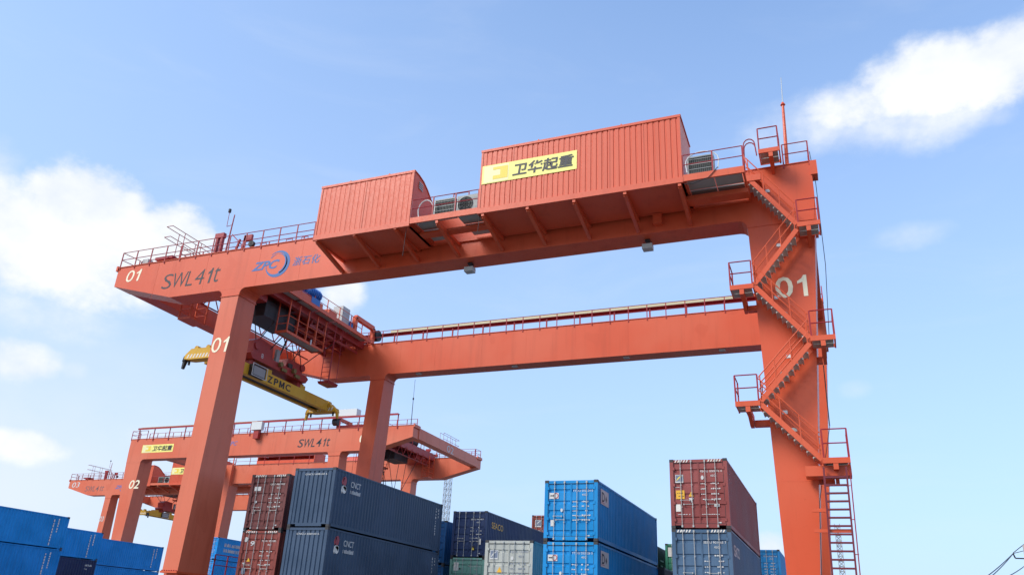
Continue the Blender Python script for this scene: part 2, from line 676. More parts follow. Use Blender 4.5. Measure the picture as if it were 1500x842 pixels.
FIN = MB().box(-.012, .012, -.014, .014, 0, .82).mesh('fin')
FIN.materials.append(M['coil'])
TREAD = MB().box(-.11, .11, .04, .76, -.03, 0).box(-.11, -.08, .04, .76, -.07, -.03).mesh('tread')
TREAD.materials.append(M['tread'])


def landing(root, x0, x1, y0, y1, z, bracket_x, side, rails=True):
    """steel stair landing: edge frame, grating, bracket to the leg and railing"""
    b = MB()
    b.box(x0, x1, y0, y0 + .05, z - .17, z + .04)
    b.box(x0, x1, y1 - .05, y1, z - .12, z + .02)
    b.box(x0, x0 + .05, y0 + .05, y1 - .05, z - .12, z + .02)
    b.box(x1 - .05, x1, y0 + .05, y1 - .05, z - .12, z + .02)
    o = b.build('landing', M['orange'], root)
    nx, ny = 2, 2
    for i in range(nx):
        for k in range(ny):
            a = x0 + .06 + (x1 - x0 - .12) * i / nx
            c = y0 + .06 + (y1 - y0 - .12) * k / ny
            MB().box(a, a + (x1 - x0 - .12) / nx - .03, c, c + (y1 - y0 - .12) / ny - .05, z - .135, z - .1).build('grating', M['grate'], o)
    bb = MB()
    bx = bracket_x
    bb.box(bx - .09, bx + .09, y0 + .01, y1 + .5, z - .40, z - .175)
    bb.prism([(y1 - .7, z - .403), (y1 + .5, z - .403), (y1 + .5, z - .68), (y1 + .1, z - .68)], 'x', bx - .07, bx + .07)
    e_ = bx - side * 1.0
    bb.box(min(bx, e_) + .092, max(bx, e_) - .092, y1 + .2, y1 + .46, z - .68, z - .42)
    bb.build('bracket', M['orange'], o)
    if rails:
        e = x1 - .03 if side > 0 else x0 + .03
        s = x0 + .05 if side > 0 else x1 - .05
        railing(root, [(s, y0 + .03, z), (e, y0 + .03, z), (e, y1 - .03, z)], 1.12, 1.0, r=.026)
    return o


def stair(root, xa, za, xb, zb, y0, y1):
    """one flight from the top (xa, za) to the foot (xb, zb)"""
    b = MB()
    for y in (y0, y1):
        b.bar((xa, y, za - .02), (xb, y, zb - .02), .03, .2)
    o = b.build('stair_flight', M['orange'], root)
    n = max(4, int(abs(za - zb) / .215))
    for i in range(1, n):
        t = i / n
        q = put('tread', TREAD, o, (xa + (xb - xa) * t, y0, za + (zb - za) * t - .13))
        if xb < xa:
            q.rotation_euler = (0, 0, math.pi)
            q.location.y = y1 + .0
    r = MB()
    for y in (y0, y1):
        for h in (1.0, .5):
            r.tube((xa, y, za + h), (xb, y, zb + h), .024)
        for t in (.04, .36, .68, .97):
            x, z = xa + (xb - xa) * t, za + (zb - za) * t
            r.tube((x, y, z), (x, y, z + 1.0), .022)
    r.build('stair_handrail', M['rail'] if False else M['orange'], root)
    lamp = MB().box(-.10, .10, -.05, .05, -.07, .07)
    t = .5
    for k, tt in enumerate((.42, .56)):
        lp = lamp.build('stair_lamp', M['white'] if k == 0 else M['grey'], root, (xa + (xb - xa) * tt, y1 + .1, za + (zb - za) * tt + .75 - .4 * k))
    return o


def gantry_crane(name, label, loc, rotz, cfg, near):
    root = thing(name, label, 'crane', loc, rotz, 'rail-mounted gantry cranes in the yard')
    tip, lx0, lx1, gx1 = cfg['tip'], cfg['lx0'], cfg['lx1'], cfg['gx1']
    oc = M['orange'] if near else M['paled']  # distance haze put into the colour of the far cranes
    # --- main girders with tapered cantilever noses
    tz, tm = ZB + 1.27, tip + 4.9
    for gy in (FY, RY):
        prof = [(tip, tz), (tip, ZT), (gx1, ZT), (gx1, ZB + 1.0), (gx1 - 2.7, ZB), (tm, ZB)]
        g = MB().prism(prof, 'y', gy, gy + GW).build('main_girder', oc, root)
        fl = MB()
        fl.box(tip - .02, gx1, gy - .05, gy + GW + .05, ZT, ZT + .035)
        fl.build('top_flange', oc, g)
        if near:
            for sx in (tip + 3.4, tip + 7.3, tip + 11.2, tip + 14.2, tip + 18, tip + 21.5, tip + 25.2, tip + 29.0, tip + 32.8, tip + 36):
                MB().box(sx - .006, sx + .006, gy - .006, gy, ZB + .02, ZT - .01).build('weld_seam', oc, g)
            ry_ = gy + (.9 if gy < 0 else .26)
            rl = MB().box(tip + .6, gx1 - 2.2, ry_, ry_ + .12, ZT + .035, ZT + .16)
            rl.build('trolley_rail', M['dark'], g)
        else:
            ry_ = gy + (.9 if gy < 0 else .26)
            MB().box(tip + .6, gx1 - 2.2, ry_, ry_ + .12, ZT + .035, ZT + .16).build('trolley_rail', M['dark'], g)
    # --- end beams
    for xa, xb, za in ((tip - .06, tip + .95, tz + .05), (gx1 - 1.05, gx1 - .12, ZT - 1.4)):
        MB().box(xa, xb, FY + GW, RY, za, ZT - .05).build('end_beam', oc, root)
    for gy in (FY, RY):
        MB().box(tip - .16, tip - .02, gy - .06, gy + GW + .06, ZT - .22, ZT + .12).build('buffer_plate', oc, root)
    # --- flexible (box) legs, knee brackets, foot flanges
    for gy in (FY, RY):
        t0, t1 = lx0, lx1
        gy0 = gy
        gy = gy if gy < 0 else gy + GW - 1.512
        top = [(t0, gy + .006, ZB - .42), (t1, gy + .006, ZB - .42), (t1, gy + 1.5, ZB - .42), (t0, gy + 1.5, ZB - .42)]
        w = (t1 - t0)
        c = (t0 + t1) / 2 - .26
        ya, yb_ = (gy + .006, gy + 2.2) if gy < 0 else (gy - .69, gy + 1.5)
        bot = [(c - .5, ya, 3.55), (c + .5, ya, 3.55), (c + .5, yb_, 3.55), (c - .5, yb_, 3.55)]
        leg = MB().loft(bot, top).build('leg', M['paled'] if gy0 < 0 else oc, root)  # near front leg lightened: sheen put into its colour
        kn = MB()
        pts_r = [(t1 + .02, ZB - .42), (t1 + .02, ZB - .3)] + [(t1 + .38 - .36 * math.cos(a), ZB - .36 + .36 * math.sin(a)) for a in [R(x) for x in (0, 25, 50, 75, 90)]][1:]
        pts_l = [(2 * (t0 + t1) / 2 - x, z) for x, z in pts_r]
        poly = pts_r + [(pts_l[-1][0], ZB - .002)] + pts_l[::-1]
        poly = [(x, z if z < ZB - .003 else ZB - .003) for x, z in poly]
        kn.prism(poly, 'y', gy + .002, gy + 1.5)
        kn.box(t0 - .05, t1 + .05, gy - .035, gy + 1.56, ZB - .46, ZB - .42)
        kn.build('knee_bracket', oc, leg)
        fb = MB().box(c - .55, c + .55, ya - .1, yb_ + .1, 3.46, 3.55)
        fb.build('foot_flange', oc, leg)
        if near:
            for k in range(7):
                put('bolt', BOLT, leg, (c - .46 + k * .155, gy - .06, 3.55))
    # --- rigid tapered legs
    r0, r1, b0, b1 = cfg['r0'], cfg['r1'], cfg['b0'], cfg['b1']
    for gy in (FY, RY):
        zt_ = ZB - .38
        ga = gy
        gy = gy if gy < 0 else gy + GW - 1.906
        top = [(r0, gy + .006, zt_), (r1, gy + .006, zt_), (r1, gy + 1.9, zt_), (r0, gy + 1.9, zt_)]
        bot = [(b0, gy + .006, 3.55), (b1, gy + .006, 3.55), (b1, gy + 1.9, 3.55), (b0, gy + 1.9, 3.55)]
        leg = MB().loft(bot, top).build('rigid_leg', oc, root)
        # head block: curved knee into the girder and full end
        kpts = [(r0, zt_)] + [(r0 - .42 + .42 * math.cos(R(a)), ZB - .003 - .42 + .42 * math.sin(R(a)) + .0) for a in (15, 40, 65, 90)]
        poly = kpts + [(r0 - .5, ZB + .003), (r0 - .5, ZT - .01), (gx1 + .006, ZT - .01), (gx1 + .006, ZB + 1.0), (r1, zt_)]
        MB().prism(poly, 'y', ga - .006, ga + GW + .006).box(r0 + .03, gx1 - .004, gy + .02, gy + 1.88, zt_ - .02, ZT - .014).build('leg_head', oc, leg)
        if near:
            for zz in (7.4, 11.4, 15.2):
                t_ = (zz - 3.55) / (zt_ - 3.55)
                MB().box(b0 + (r0 - b0) * t_ + .01, b1 + (r1 - b1) * t_ - .01, gy + .002, gy + .006, zz, zz + .018).build('weld_seam', oc, leg)
        MB().box(r0 - .03, r1 + .03, gy - .02, gy, zt_ - .015, zt_ + .02).build('weld_seam', oc, leg)
        MB().box(b0 - .1, b1 + .1, gy - .1, gy + 2.0, 3.46, 3.55).build('foot_flange', oc, leg)
    # --- sill beams, bogies
    for sx, sw in (((lx0 + lx1) / 2 - .18, 1.0), ((b0 + b1) / 2, 1.1)):
        sb = MB().box(sx - sw * .36, sx + sw * .36, FY + .12, RY + GW - .1, 1.9, 3.46).build('sill_beam', oc, root)
        for y in (FY + 1.75, RY - .5):
            bg = MB()
            bg.prism([(y - 1.6, .9), (y + 1.6, .9), (y + 1.1, 1.9), (y - 1.1, 1.9)], 'x', sx - .35, sx + .35)
            bo = bg.build('bogie', oc, root)
            for dy in (-1.1, 0, 1.1):
                MB().tube((sx - .12, y + dy, .55), (sx + .12, y + dy, .55), .38, 16).build('wheel', M['dark'], bo)
    # --- railings on the girders
    yF0, yF1 = FY - .02, FY + GW + .02
    yR0, yR1 = RY - .02, RY + GW + .02
    hx0 = cfg['h0']
    railing(root, [(tip + .25, yF1 - .1, ZT), (tip + .1, yF0, ZT), (hx0 - 2.2, yF0, ZT)], 1.05, 1.28, detail=near)
    railing(root, [(tip + .3, yF1, ZT), (r0, yF1, ZT)], 1.05, 2.6, detail=near)
    railing(root, [(tip + .3, yR0, ZT), (r0 + .8, yR0, ZT)], 1.0, 1.3, detail=near)
    railing(root, [(r0 - .2, yR1, ZT), (gx1, yR1, ZT), (gx1, yR0, ZT)], 1.05, 1.3, detail=near)
    # cable trough on posts along the rear girder
    tr = MB()
    tr.bar((tip + 1.9, yR1 + .05, ZT + 1.28), (gx1 - 1.0, yR1 + .05, ZT + 1.28), .36, .04)
    tr.bar((tip + 1.9, yR1 + .24, ZT + 1.24), (gx1 - 1.0, yR1 + .24, ZT + 1.24), .03, .22)
    n = 15
    for i in range(n + 1):
        x = tip + 2.0 + (gx1 - tip - 3.1) * i / n
        tr.box(x - .05, x + .05, yR1 - .02, yR1 + .06, ZT - .3, ZT + 1.26)
    tro = tr.build('cable_trough', M['rail'], root)
    MB().bar((tip + 9.4, yR1 - .14, ZT + 1.40), (gx1 - 1.1, yR1 - .14, ZT + 1.40), .03, .24).build('trough_side', M['cream'], tro)
    ch = MB()
    ch.bar((tip + 9.5, yR1 + .05, ZT + 1.36), (tip + 21, yR1 + .05, ZT + 1.36), .26, .10)
    ch.build('drag_chain', M['dark'], tro)
    if not near:
        for x in cfg.get('boxes', ()):
            c = MB().box(x - .75, x + .75, yR1 + .12, yR1 + .62, ZT + .25, ZT + 1.2).build('junction_cabinet', M['white'], root)
            MB().box(x - .35, x + .35, yR1 + .02, yR1 + .5, ZT - .75, ZT + .25).build('bracket', M['red'], c)
    if not near and 'cab' in cfg:
        MB().box(cfg['cab'] - 1.6, cfg['cab'] + 1.6, RY + .2, RY + 1.1, ZT + 1.5, ZT + 2.3).build('control_cabinet', M['white'], root)
    # --- machinery houses on brackets
    hz0, hz1 = ZT - 1.70, ZT + 1.86
    machinery_house(root, hx0, hx0 + 5.65, hz0 - .08, hz1 - .42, 2, near, True)
    big0 = hx0 + 9.42
    big1 = big0 + 9.86
    big = machinery_house(root, big0, big1, hz0, hz1, 6, near, False)
    for x in (hx0 + .12, hx0 + 2.45, hx0 + 4.85, hx0 + 7.2, big0 + .25, big0 + 2.55, big0 + 4.85, big0 + 7.25, big1 - .15):
        br = MB()
        br.bar((x, HY + .15, hz0 - .12), (x, FY - .02, ZB + .16), .16, .2)
        br.bar((x, HY + .02, hz0 - .09), (x, FY - .02, hz0 - .09), .14, .15)
        br.build('bracket', oc, root)
    # walkways beside the houses
    for a, c, nm in ((hx0 + 5.67, big0 - .02, 3), (big1 + .02, cfg['w1'], 2)):
        wk = MB()
        wk.box(a, c, HY, HY + .08, hz0 + .02, hz0 + .34)
        wk.box(a, c, FY - .1, FY - .02, hz0 + .06, hz0 + .3)
        wk.box(a, a + .08, HY + .08, FY - .1, hz0 + .06, hz0 + .24)
        wk.box(c - .08, c, HY + .08, FY - .1, hz0 + .06, hz0 + .24)
        wo = wk.build('walkway', oc, root)
        if near:
            k = (c - a - .2) / nm
            for i in range(nm):
                for yy in (HY + .1, HY + 1.35):
                    if nm == 3 and i == 1:
                        continue
                    MB().box(a + .1 + i * k, a + .06 + (i + 1) * k, yy, yy + 1.15, hz0 + .25, hz0 + .29).build('grating', M['grate'], wo)
        else:
            MB().box(a + .1, c - .1, HY + .1, FY - .12, hz0 + .25, hz0 + .29).build('grating', M['grate'], wo)
        railing(root, [(a, HY + .04, hz0 + .32), (c - .02, HY + .04, hz0 + .32)], 1.05, 1.25, detail=near, r=.022)
    # cable tray and pipe under the gap
    tp = MB()
    tp.bar((hx0 + 5.7, HY + 1.3, hz0 - .02), (big0 + .1, HY + 1.3, hz0 - .02), .5, .12)
    tp.build('cable_tray', oc, root)
    tp = MB()
    tp.bar((big1 - .1, HY + 1.6, hz0 - .1), (cfg['w1'], HY + 1.6, hz0 - .1), .6, .22)
    tp.build('cable_tray', oc, root)
    zw = hz0 + .36
    wx = hx0 + 5.67
    ac_unit(root, wx + 1.15, wx + 2.3, HY + .32, zw, False)
    ac_unit(root, wx + 2.42, wx + 3.6, HY + .32, zw, True)
    ac_unit(root, big1 + .2, big1 + 1.35, HY + .22, zw, False)
    if near:
        arc = [(wx + .25 + .42 * (1 - math.cos(R(a))), HY + .3, zw + .5 + .55 * math.sin(R(a))) for a in range(0, 181, 20)]
        MB().path([(wx + .42, HY + .2, zw - .35), (wx + .36, HY + .25, zw)] + arc + [(wx + 1.12, HY + .35, zw + .2)], .03).build('conduit', M['white'], root)
        a0 = big1 + .12
        loop = [(a0 + .08, HY + .05, zw + .1)] + [(a0 + .75 - .72 * math.cos(R(a)), HY + .05, zw + .55 + .52 * math.sin(R(a))) for a in range(0, 181, 20)] + [(a0 + 1.42, HY + .05, zw + .1)]
        MB().path(loop, .025).build('conduit', M['white'], root)
        MB().path([(a0 + 1.42, HY - .03, zw + .1), (a0 + 1.0, HY - .03, zw - .35), (a0 + .3, HY - .03, zw - .55), (a0 - .05, HY - .03, zw - .5)], .018).build('hanging_cable', M['black'], root)
        for cx_, zz in ((wx - .25, 1.6), (big0 + .02, .9)):
            MB().path([(cx_, HY + .2, hz0), (cx_ - .08, HY + .25, hz0 - zz)], .014).build('hanging_cable', M['black'], root)
        g2 = MB()
        g2.path([(wx + 2.05, HY + .6, zw + 1.0), (wx + 2.05, HY + .6, zw + 1.35), (wx + 2.9, HY + .6, zw + 1.35), (wx + 2.9, HY + .6, zw + 1.0)], .03)
        g2.build('access_hoop', M['rail'], root)
        bx = MB().box(big0 + 8.0, big0 + 8.42, FY - .35, FY - .004, ZB + .32, ZB + .82)
        bx.build('junction_box', oc, root)
    # floodlights below the girders
    for gy, xs in ((FY, (cfg['f0'], cfg['f1'])),):
        for x in xs:
            f = MB()
            f.box(x - .12, x + .12, gy + .55, gy + .75, ZB - .12, ZB - .002)
            f.path([(x - .18, gy + .65, ZB - .12), (x - .18, gy + .65, ZB - .35), (x + .18, gy + .65, ZB - .35), (x + .18, gy + .65, ZB - .12)], .02)
            fo = f.build('floodlight', M['dark'], root)
            MB().box(x - .24, x + .24, gy + .42, gy + .82, ZB - .55, ZB - .3).build('lamp_housing', M['grey'], fo)
    if near:
        for x in (-8.0, -.2, 8.0, 14.4):
            f = MB().box(x - .2, x + .2, RY + .2, RY + .5, ZB - .1, ZB - .002).build('underside_lamp', M['grey'], root)
    # --- small gear on the left end of the front girder
    hp = MB()
    px = tip + 3.3
    hp.box(px - .5, px + .9, FY + .1, FY + 1.0, ZT + .25, ZT + .42)
    hp.box(px - .2, px + .5, FY + .3, FY + .7, ZT + .036, ZT + .25)
    hp.build('step_platform', M['rail'], root)
    g = MB()
    for zz in (1.75, 2.5):
        for dx in (-.0, .5):
            g.tube((px - .05 + dx, FY + .0, ZT + zz), (px - .05 + dx, FY + 4.6, ZT + zz), .022)
        g.tube((px - .05, FY, ZT + zz), (px + .45, FY, ZT + zz), .022)
    for dx in (0, .5):
        for y in (FY + 1.1, FY + 2.6, FY + 4.6):
            g.tube((px - .05 + dx, y, ZT + .04), (px - .05 + dx, y, ZT + 2.5), .022)
    g.build('access_hoop', M['rail'], root)
    ms = MB()
    mx = tip + 8.15
    ms.tube((mx, FY + .35, ZT), (mx + .12, FY + .35, ZT + 2.75), .055, 6, .035)
    ms.path([(mx + .08, FY + .35, ZT + 2.05), (mx - .32, FY + .35, ZT + 2.0), (mx - .34, FY + .35, ZT + 3.0)], .018)
    mo = ms.build('instrument_mast', M['rail'], root)
    MB().tube((mx - .34, FY + .35, ZT + 3.0), (mx - .34, FY + .35, ZT + 3.22), .09, 10).build('wind_sensor', M['dark'], mo)
    dv = MB()
    dv.box(mx - .82, mx - .66, FY + .2, FY + .4, ZT + .036, ZT + 1.35)
    dv.box(mx - .45, mx - .31, FY + .2, FY + .4, ZT + .036, ZT + 1.2)
    dv.box(mx - .92, mx - .25, FY + .18, FY + .42, ZT + 1.2, ZT + 1.5)
    dv.bar((mx + .2, FY + .4, ZT + 1.4), (mx + 1.5, FY + .4, ZT + .2), .05, .05)
    dv.bar((mx + .8, FY + .3, ZT + .04), (mx + 1.0, FY + .3, ZT + .9), .1, .1)
    dv.bar((mx + 1.25, FY + .3, ZT + .04), (mx + 1.45, FY + .3, ZT + 1.1), .14, .1)
    dv.box(mx + 1.3, mx + 1.9, FY + .25, FY + .4, ZT + .7, ZT + 1.1)
    dv.build('rope_anchor', M['rail'], root)
    MB().tube((mx + 1.95, FY + .22, ZT + .45), (mx + 1.95, FY + .4, ZT + .45), .2, 12).build('sheave', M['dark'], root)
    if near:
        for x in (tip + 4.6, tip + 10.4, tip + 12.3, tip + 13.4):
            k = MB()
            k.path([(x, FY + .7, ZT + .036), (x, FY + .7, ZT + .62), (x + .45, FY + .7, ZT + .62), (x + .45, FY + .7, ZT + .036)], .02)
            k.build('pipe_bracket', M['rail'], root)
        MB().box(tip + 1.55, tip + 2.0, FY + .3, FY + .7, ZT + .036, ZT + .55).build('limit_switch_box', M['grey'], root)
    # --- antenna at the right end, end railing
    an = MB()
    ax = gx1 - 1.0
    an.tube((ax, FY + .2, ZT + .04), (ax + .1, FY + .2, ZT + 3.45), .09, 8, .06)
    an.tube((ax + .1, FY + .2, ZT + 3.45), (ax + .1, FY + .2, ZT + 3.6), .12, 8, .05)
    ao = an.build('antenna_mast', oc, root)
    MB().tube((ax + .1, FY + .2, ZT + 3.6), (ax + .15, FY + .2, ZT + 5.05), .03, 6, .018).build('antenna_rod', M['steel'], ao)
    railing(root, [(gx1 - 1.15, FY - .02, ZT), (gx1 - .05, FY - .02, ZT), (gx1 - .05, FY + GW, ZT)], 1.1, .75, detail=near)
    MB().box(gx1 - .05, gx1 + .25, FY - .05, FY + .6, ZT - .7, ZT + .02).build('end_bracket', oc, root)
    if 'aerial' in cfg:
        ar = MB()
        q_ = tip + .45
        ar.tube((q_, RY + GW - .2, ZT + .04), (q_ + .03, RY + GW - .2, ZT + 3.0), .05, 6, .035)
        ar.tube((q_ + .03, RY + GW - .2, ZT + 3.0), (q_ + .04, RY + GW - .2, ZT + 5.2), .022, 6)
        ar.tube((q_ + .03, RY + GW - .2, ZT + 2.9), (q_ + .03, RY + GW - .2, ZT + 3.1), .09, 8)
        ar.build('antenna_mast', M['dark'], root)
    # --- stairs zigzagging down the rigid leg
    if near:
        o_ = 20.33                                   # measured world x -> crane frame
        y0, y1 = FY - 1.2, FY - .06
        X = lambda v: v + o_
        landing(root, X(-1.62), X(-.70), y0, y1, 21.92, X(-1.1), 1, False)
        railing(root, [(X(-1.58), y0 + .03, 21.92), (X(-.74), y0 + .03, 21.92), (X(-.74), y1, 21.92)], 1.15, .85, r=.028)
        landing(root, X(-.32), X(.60), y0, y1, 18.0, X(.12), 1)
        landing(root, X(-3.28), X(-2.3), y0, y1, 15.4, X(-2.8), -1)
        landing(root, X(-.30), X(.64), y0, y1, 12.85, X(.16), 1)
        landing(root, X(-3.38), X(-2.42), y0, y1, 10.34, X(-2.9), -1)
        landing(root, X(-.34), X(.62), y0, y1, 8.0, X(.1), 1)
        s0, s1 = y0 + .05, y0 + .85
        stair(root, X(-2.20), 20.65, X(-.34), 18.0, s0, s1)
        stair(root, X(-.36), 17.75, X(-2.28), 15.4, s0, s1)
        stair(root, X(-2.30), 15.38, X(-.32), 12.85, s0, s1)
        stair(root, X(-.34), 12.62, X(-2.42), 10.34, s0, s1)
        stair(root, X(-2.44), 10.30, X(-.36), 8.0, s0, s1)
        bs = MB().box(X(-2.35), X(-1.62), y0, y1, 20.4, 20.7)
        bs.bar((X(-2.0), y0 + .1, 20.5), (X(-2.3), y0 + .1, 21.9), .05, .05)
        bs.build('stair_head', oc, root)
        hp = MB()
        for dx in (0, .3):
            pts = [(X(-2.3), y0 + .1 + dx, 21.0)] + [(X(-2.0) - .25 * math.cos(R(a)), y0 + .1 + dx, 22.35 + .3 * math.sin(R(a))) for a in (0, 30, 60, 90, 120, 150, 180)] + [(X(-1.72), y0 + .1 + dx, 21.9)]
            hp.path(pts, .026)
        hp.build('stair_hoop', M['rail'], root)
        # bottom ladder and its tie beams
        bm_ = MB().box(X(-1.0), X(.62), y0 + .3, y1 - .1, 7.42, 7.80)
        bm_.build('landing_beam', oc, root)
        ld = MB()
        xs = ((X(-.34), X(-.52)), (X(.44), X(.28)))
        for xt, xb in xs:
            ld.bar((xt, y0 + .1, 7.7), (xb, y0 + .1, 1.0), .065, .11)
        lo = ld.build('ladder', M['ladder'], root)
        n = 22
        for i in range(n):
            t = (i + .6) / n
            za = 7.5 - 6.4 * t
            xa = X(-.34) + (X(-.52) - X(-.34)) * t
            xb = X(.44) + (X(.28) - X(.44)) * t
            put('rung', RUNG, lo, (xa + .02, y0 + .1, za)).scale = ((xb - xa - .04), 1, 1)
        sr = MB()
        for dx in (.12,):
            sr.path([(X(.44) + dx, y0 + .02, 7.6), (X(.28) + dx, y0 + .02, 1.2)], .02)
            for z in (7.0, 5.8, 4.6, 3.4):
                sr.tube((X(.36), y0 + .1, z), (X(.36) + dx + .03, y0 + .02, z), .016)
        sr.build('ladder_handrail', M['rail'], lo)
        for z, x1_ in ((5.42, X(.40)), (6.15, X(-.38))):
            MB().box(X(-.9), x1_, y0 + .16, y0 + .26, z - .06, z + .06).build('tie_beam', oc, root)
        # cable run down the right edge of the leg
        cb = MB()
        cb.path([(gx1 + .02, FY + .6, ZT + .9), (gx1 + .12, FY + .3, ZT - 1), (gx1 + .1, FY + .1, 16.5), (gx1 - .1, FY + .1, 13.3)], .014)
        cb.path([(b1 + .95, FY - .02, 9.5), (b1 + .28, FY - .02, 6.6), (b1 + .05, FY - .02, 3.6)], .013)
        cb.path([(b1 + .98, FY - .06, 12.0), (b1 + .95, FY - .06, 9.5)], .02)
        cb.build('power_cable', M['black'], root)
        # hand railing on the sill beam behind the left leg
        sx = (lx0 + lx1) / 2 - .18
        railing(root, [(sx + .45, FY + 2.5, 3.5), (sx + .45, FY + 6.5, 3.5)], 1.1, 1.0)
        mo = MB().tube((b1 + .4, RY + .3, 3.46), (b1 + .4, RY + .3, 4.5), .32, 12).tube((b1 + .4, RY + .3, 4.5), (b1 + .4, RY + .3, 5.1), .2, 10)
        mo.build('gear_motor', M['coil'], root)
    return root


BOLT = MB().tube((0, 0, 0), (0, 0, .05), .035, 6).mesh('bolt')
BOLT.materials.append(M['rail'])
RUNG = MB().box(0, 1, -.06, .06, -.03, .03).mesh('rung')
RUNG.materials.append(M['ladder'])

CFG = dict(tip=-20.77, lx0=-11.84, lx1=-10.6, gx1=20.85, r0=17.9, r1=20.74, b0=18.28, b1=19.42, h0=-3.75, w1=18.15, f0=3.83, f1=13.2)
CFG3 = dict(CFG, h0=-5.6)
CFG2 = dict(CFG, tip=-20.2, lx0=-11.2, lx1=-9.7, gx1=20.25, r0=17.9, r1=20.2, b0=18.3, b1=19.4, h0=-3.9, boxes=(.46,), cab=-11.0, aerial=1)

c1 = gantry_crane('gantry_crane', 'nearest orange gantry crane, numbered 01, spanning the picture with boxed machinery houses', (-20.33, 42.15, 0), 0, CFG, True)
c2 = gantry_crane('gantry_crane', 'middle-distance orange gantry crane numbered 02, seen below the girder of crane 01', (-62.1, 83.55, 0), math.pi, CFG2, False)
c3 = gantry_crane('gantry_crane', 'farthest orange gantry crane, numbered 03, at the left edge behind crane 02', (-99.8, 107.55, 0), 0, CFG3, False)


# writing on the cranes
def zpc(root, x, z, s, ym, r, mat, full=True):
    O = (0, ym, 0)
    k = r[0]
    U = (0, 0, 1)
    # ring emblem made of two offset crescents
    q = crescent(x + 1.84 * s, z + .02 * s, .84 * s, .70 * s, -.115 * s, .05 * s, -178, 128, 40)
    q2 = crescent(x + 1.84 * s, z + .02 * s, .665 * s, .61 * s, -.11 * s, .05 * s, -70, 140)
    flat([[(k * a, b) for a, b in p] for p in q + q2], O, (1, 0, 0), U, mat, root, 'ring_emblem')
    lettering('ZPC', (k * x, ym, z - .25 * s), r, U, 1.95 * s, .56 * s, mat, root, .35, .03)
    if full:
        lettering('浙石化', (k * (x + 2.9 * s), ym, z - .27 * s), r, U, 1.85 * s, .56 * s, mat, root, .2, .01, 1.1)


def weihua_sign(parent, x, z, w, h, ym, r):
    k = r[0]
    U = (0, 0, 1)
    flat([rect(x * k if k > 0 else x * k - w, 0, w, h)], (0, ym, z), (1, 0, 0), U, M['signy'], parent, 'sign_panel')
    o = .006 * (1 if ym > 0 else -1)
    P = lambda a, b, c, d: [(k * (x + p), q) for p, q in rect(a, b, c, d)]
    flat([P(.02 * w, .04 * h, .27 * w, .92 * h)], (0, ym + o, z), (1, 0, 0), U, M['signp'], parent, 'faded_panel')
    flat([P(.20 * w, .18 * h, .08 * w, .66 * h), P(.12 * w, .18 * h, .08 * w, .2 * h), P(.12 * w, .7 * h, .08 * w, .14 * h)], (0, ym + 2 * o, z), (1, 0, 0), U, M['signd'], parent, 'logo_patch')
    lettering('卫华起重', (k * (x + .33 * w), ym + 2 * o, z + .16 * h), r, U, .64 * w, .68 * h, M['kmark'], parent, .12, .025)


RX, UZ = (1, 0, 0), (0, 0, 1)
yf = FY - .008
o_ = 20.33
spelled(N01, (-40.3 + o_, yf, 20.55), RX, UZ, 1.12, .8, M['cmark'], c1, .17, .0)
spelled(SWL, (-37.1 + o_, yf, 19.70), RX, UZ, 4.4, .98, M['kmark'], c1, .13, -.008)
zpc(c1, -30.35 + o_, 20.3, 1.0, yf, RX, M['bmark'])
spelled(N01, (-1.5 + o_, yf, 15.12), RX, UZ, 1.3, .98, M['cmark'], c1, 0, .012)
leg1 = [o for o in c1.children if o.name.startswith('leg')][0]
spelled(N01, (-32.16 + o_, yf, 15.2), RX, UZ, 1.12, .9, M['cmark'], c1, .1)
house1 = [o for o in c1.children if o.name.startswith('machinery_house')][1]
weihua_sign(house1, -14.56 + o_, 21.53, 4.88, 1.04, HY - .014, RX)

LX = (-1, 0, 0)
yb = RY + GW + .008
# crane 02 is turned round: its far-side girder (local +y) faces us
spelled(SWL, (-5.32, yb, 19.72), LX, UZ, 4.3, .95, M['kmark'], c2, .2, .006)
lettering('02', (-13.55, yb, 19.95), LX, UZ, 1.35, .95, M['cmark'], c2, .15, .01)
lettering('02', (18.85, yb, 15.5), LX, UZ, 1.6, 1.05, M['cmark'], c2, .15, .01)
lettering('02', (-20.27, .8, 20.5), (0, -1, 0), UZ, 1.75, .8, M['wmark'], c2, 0, -.004)
lettering('ZPC', (4.91, yb, 20.3), LX, UZ, 1.6, .5, M['lblue'], c2, .3, .01)
weihua_sign(c2, -18.09, 19.88, 5.0, .98, yb, LX)
# crane 03
lettering('03', (-20.0, yf, 20.45), RX, UZ, 1.7, .85, M['wmark'], c3, .15, .004)
spelled(SWL, (-16.9, yf, 19.75), RX, UZ, 4.2, .85, M['dull'], c3, .2, .006)
zpc(c3, -10.15, 20.3, 1.0, yf, RX, M['lblue'], False)
lettering('03', (-11.95, yf, 14.9), RX, UZ, .95, .8, M['wmark'], c3, .1, .01)
house3 = [o for o in c3.children if o.name.startswith('machinery_house')][1]
weihua_sign(house3, house3.matrix_basis.translation.x + CFG3['h0'] + 9.5, 21.53, 4.88, 1.04, HY - .014, RX)


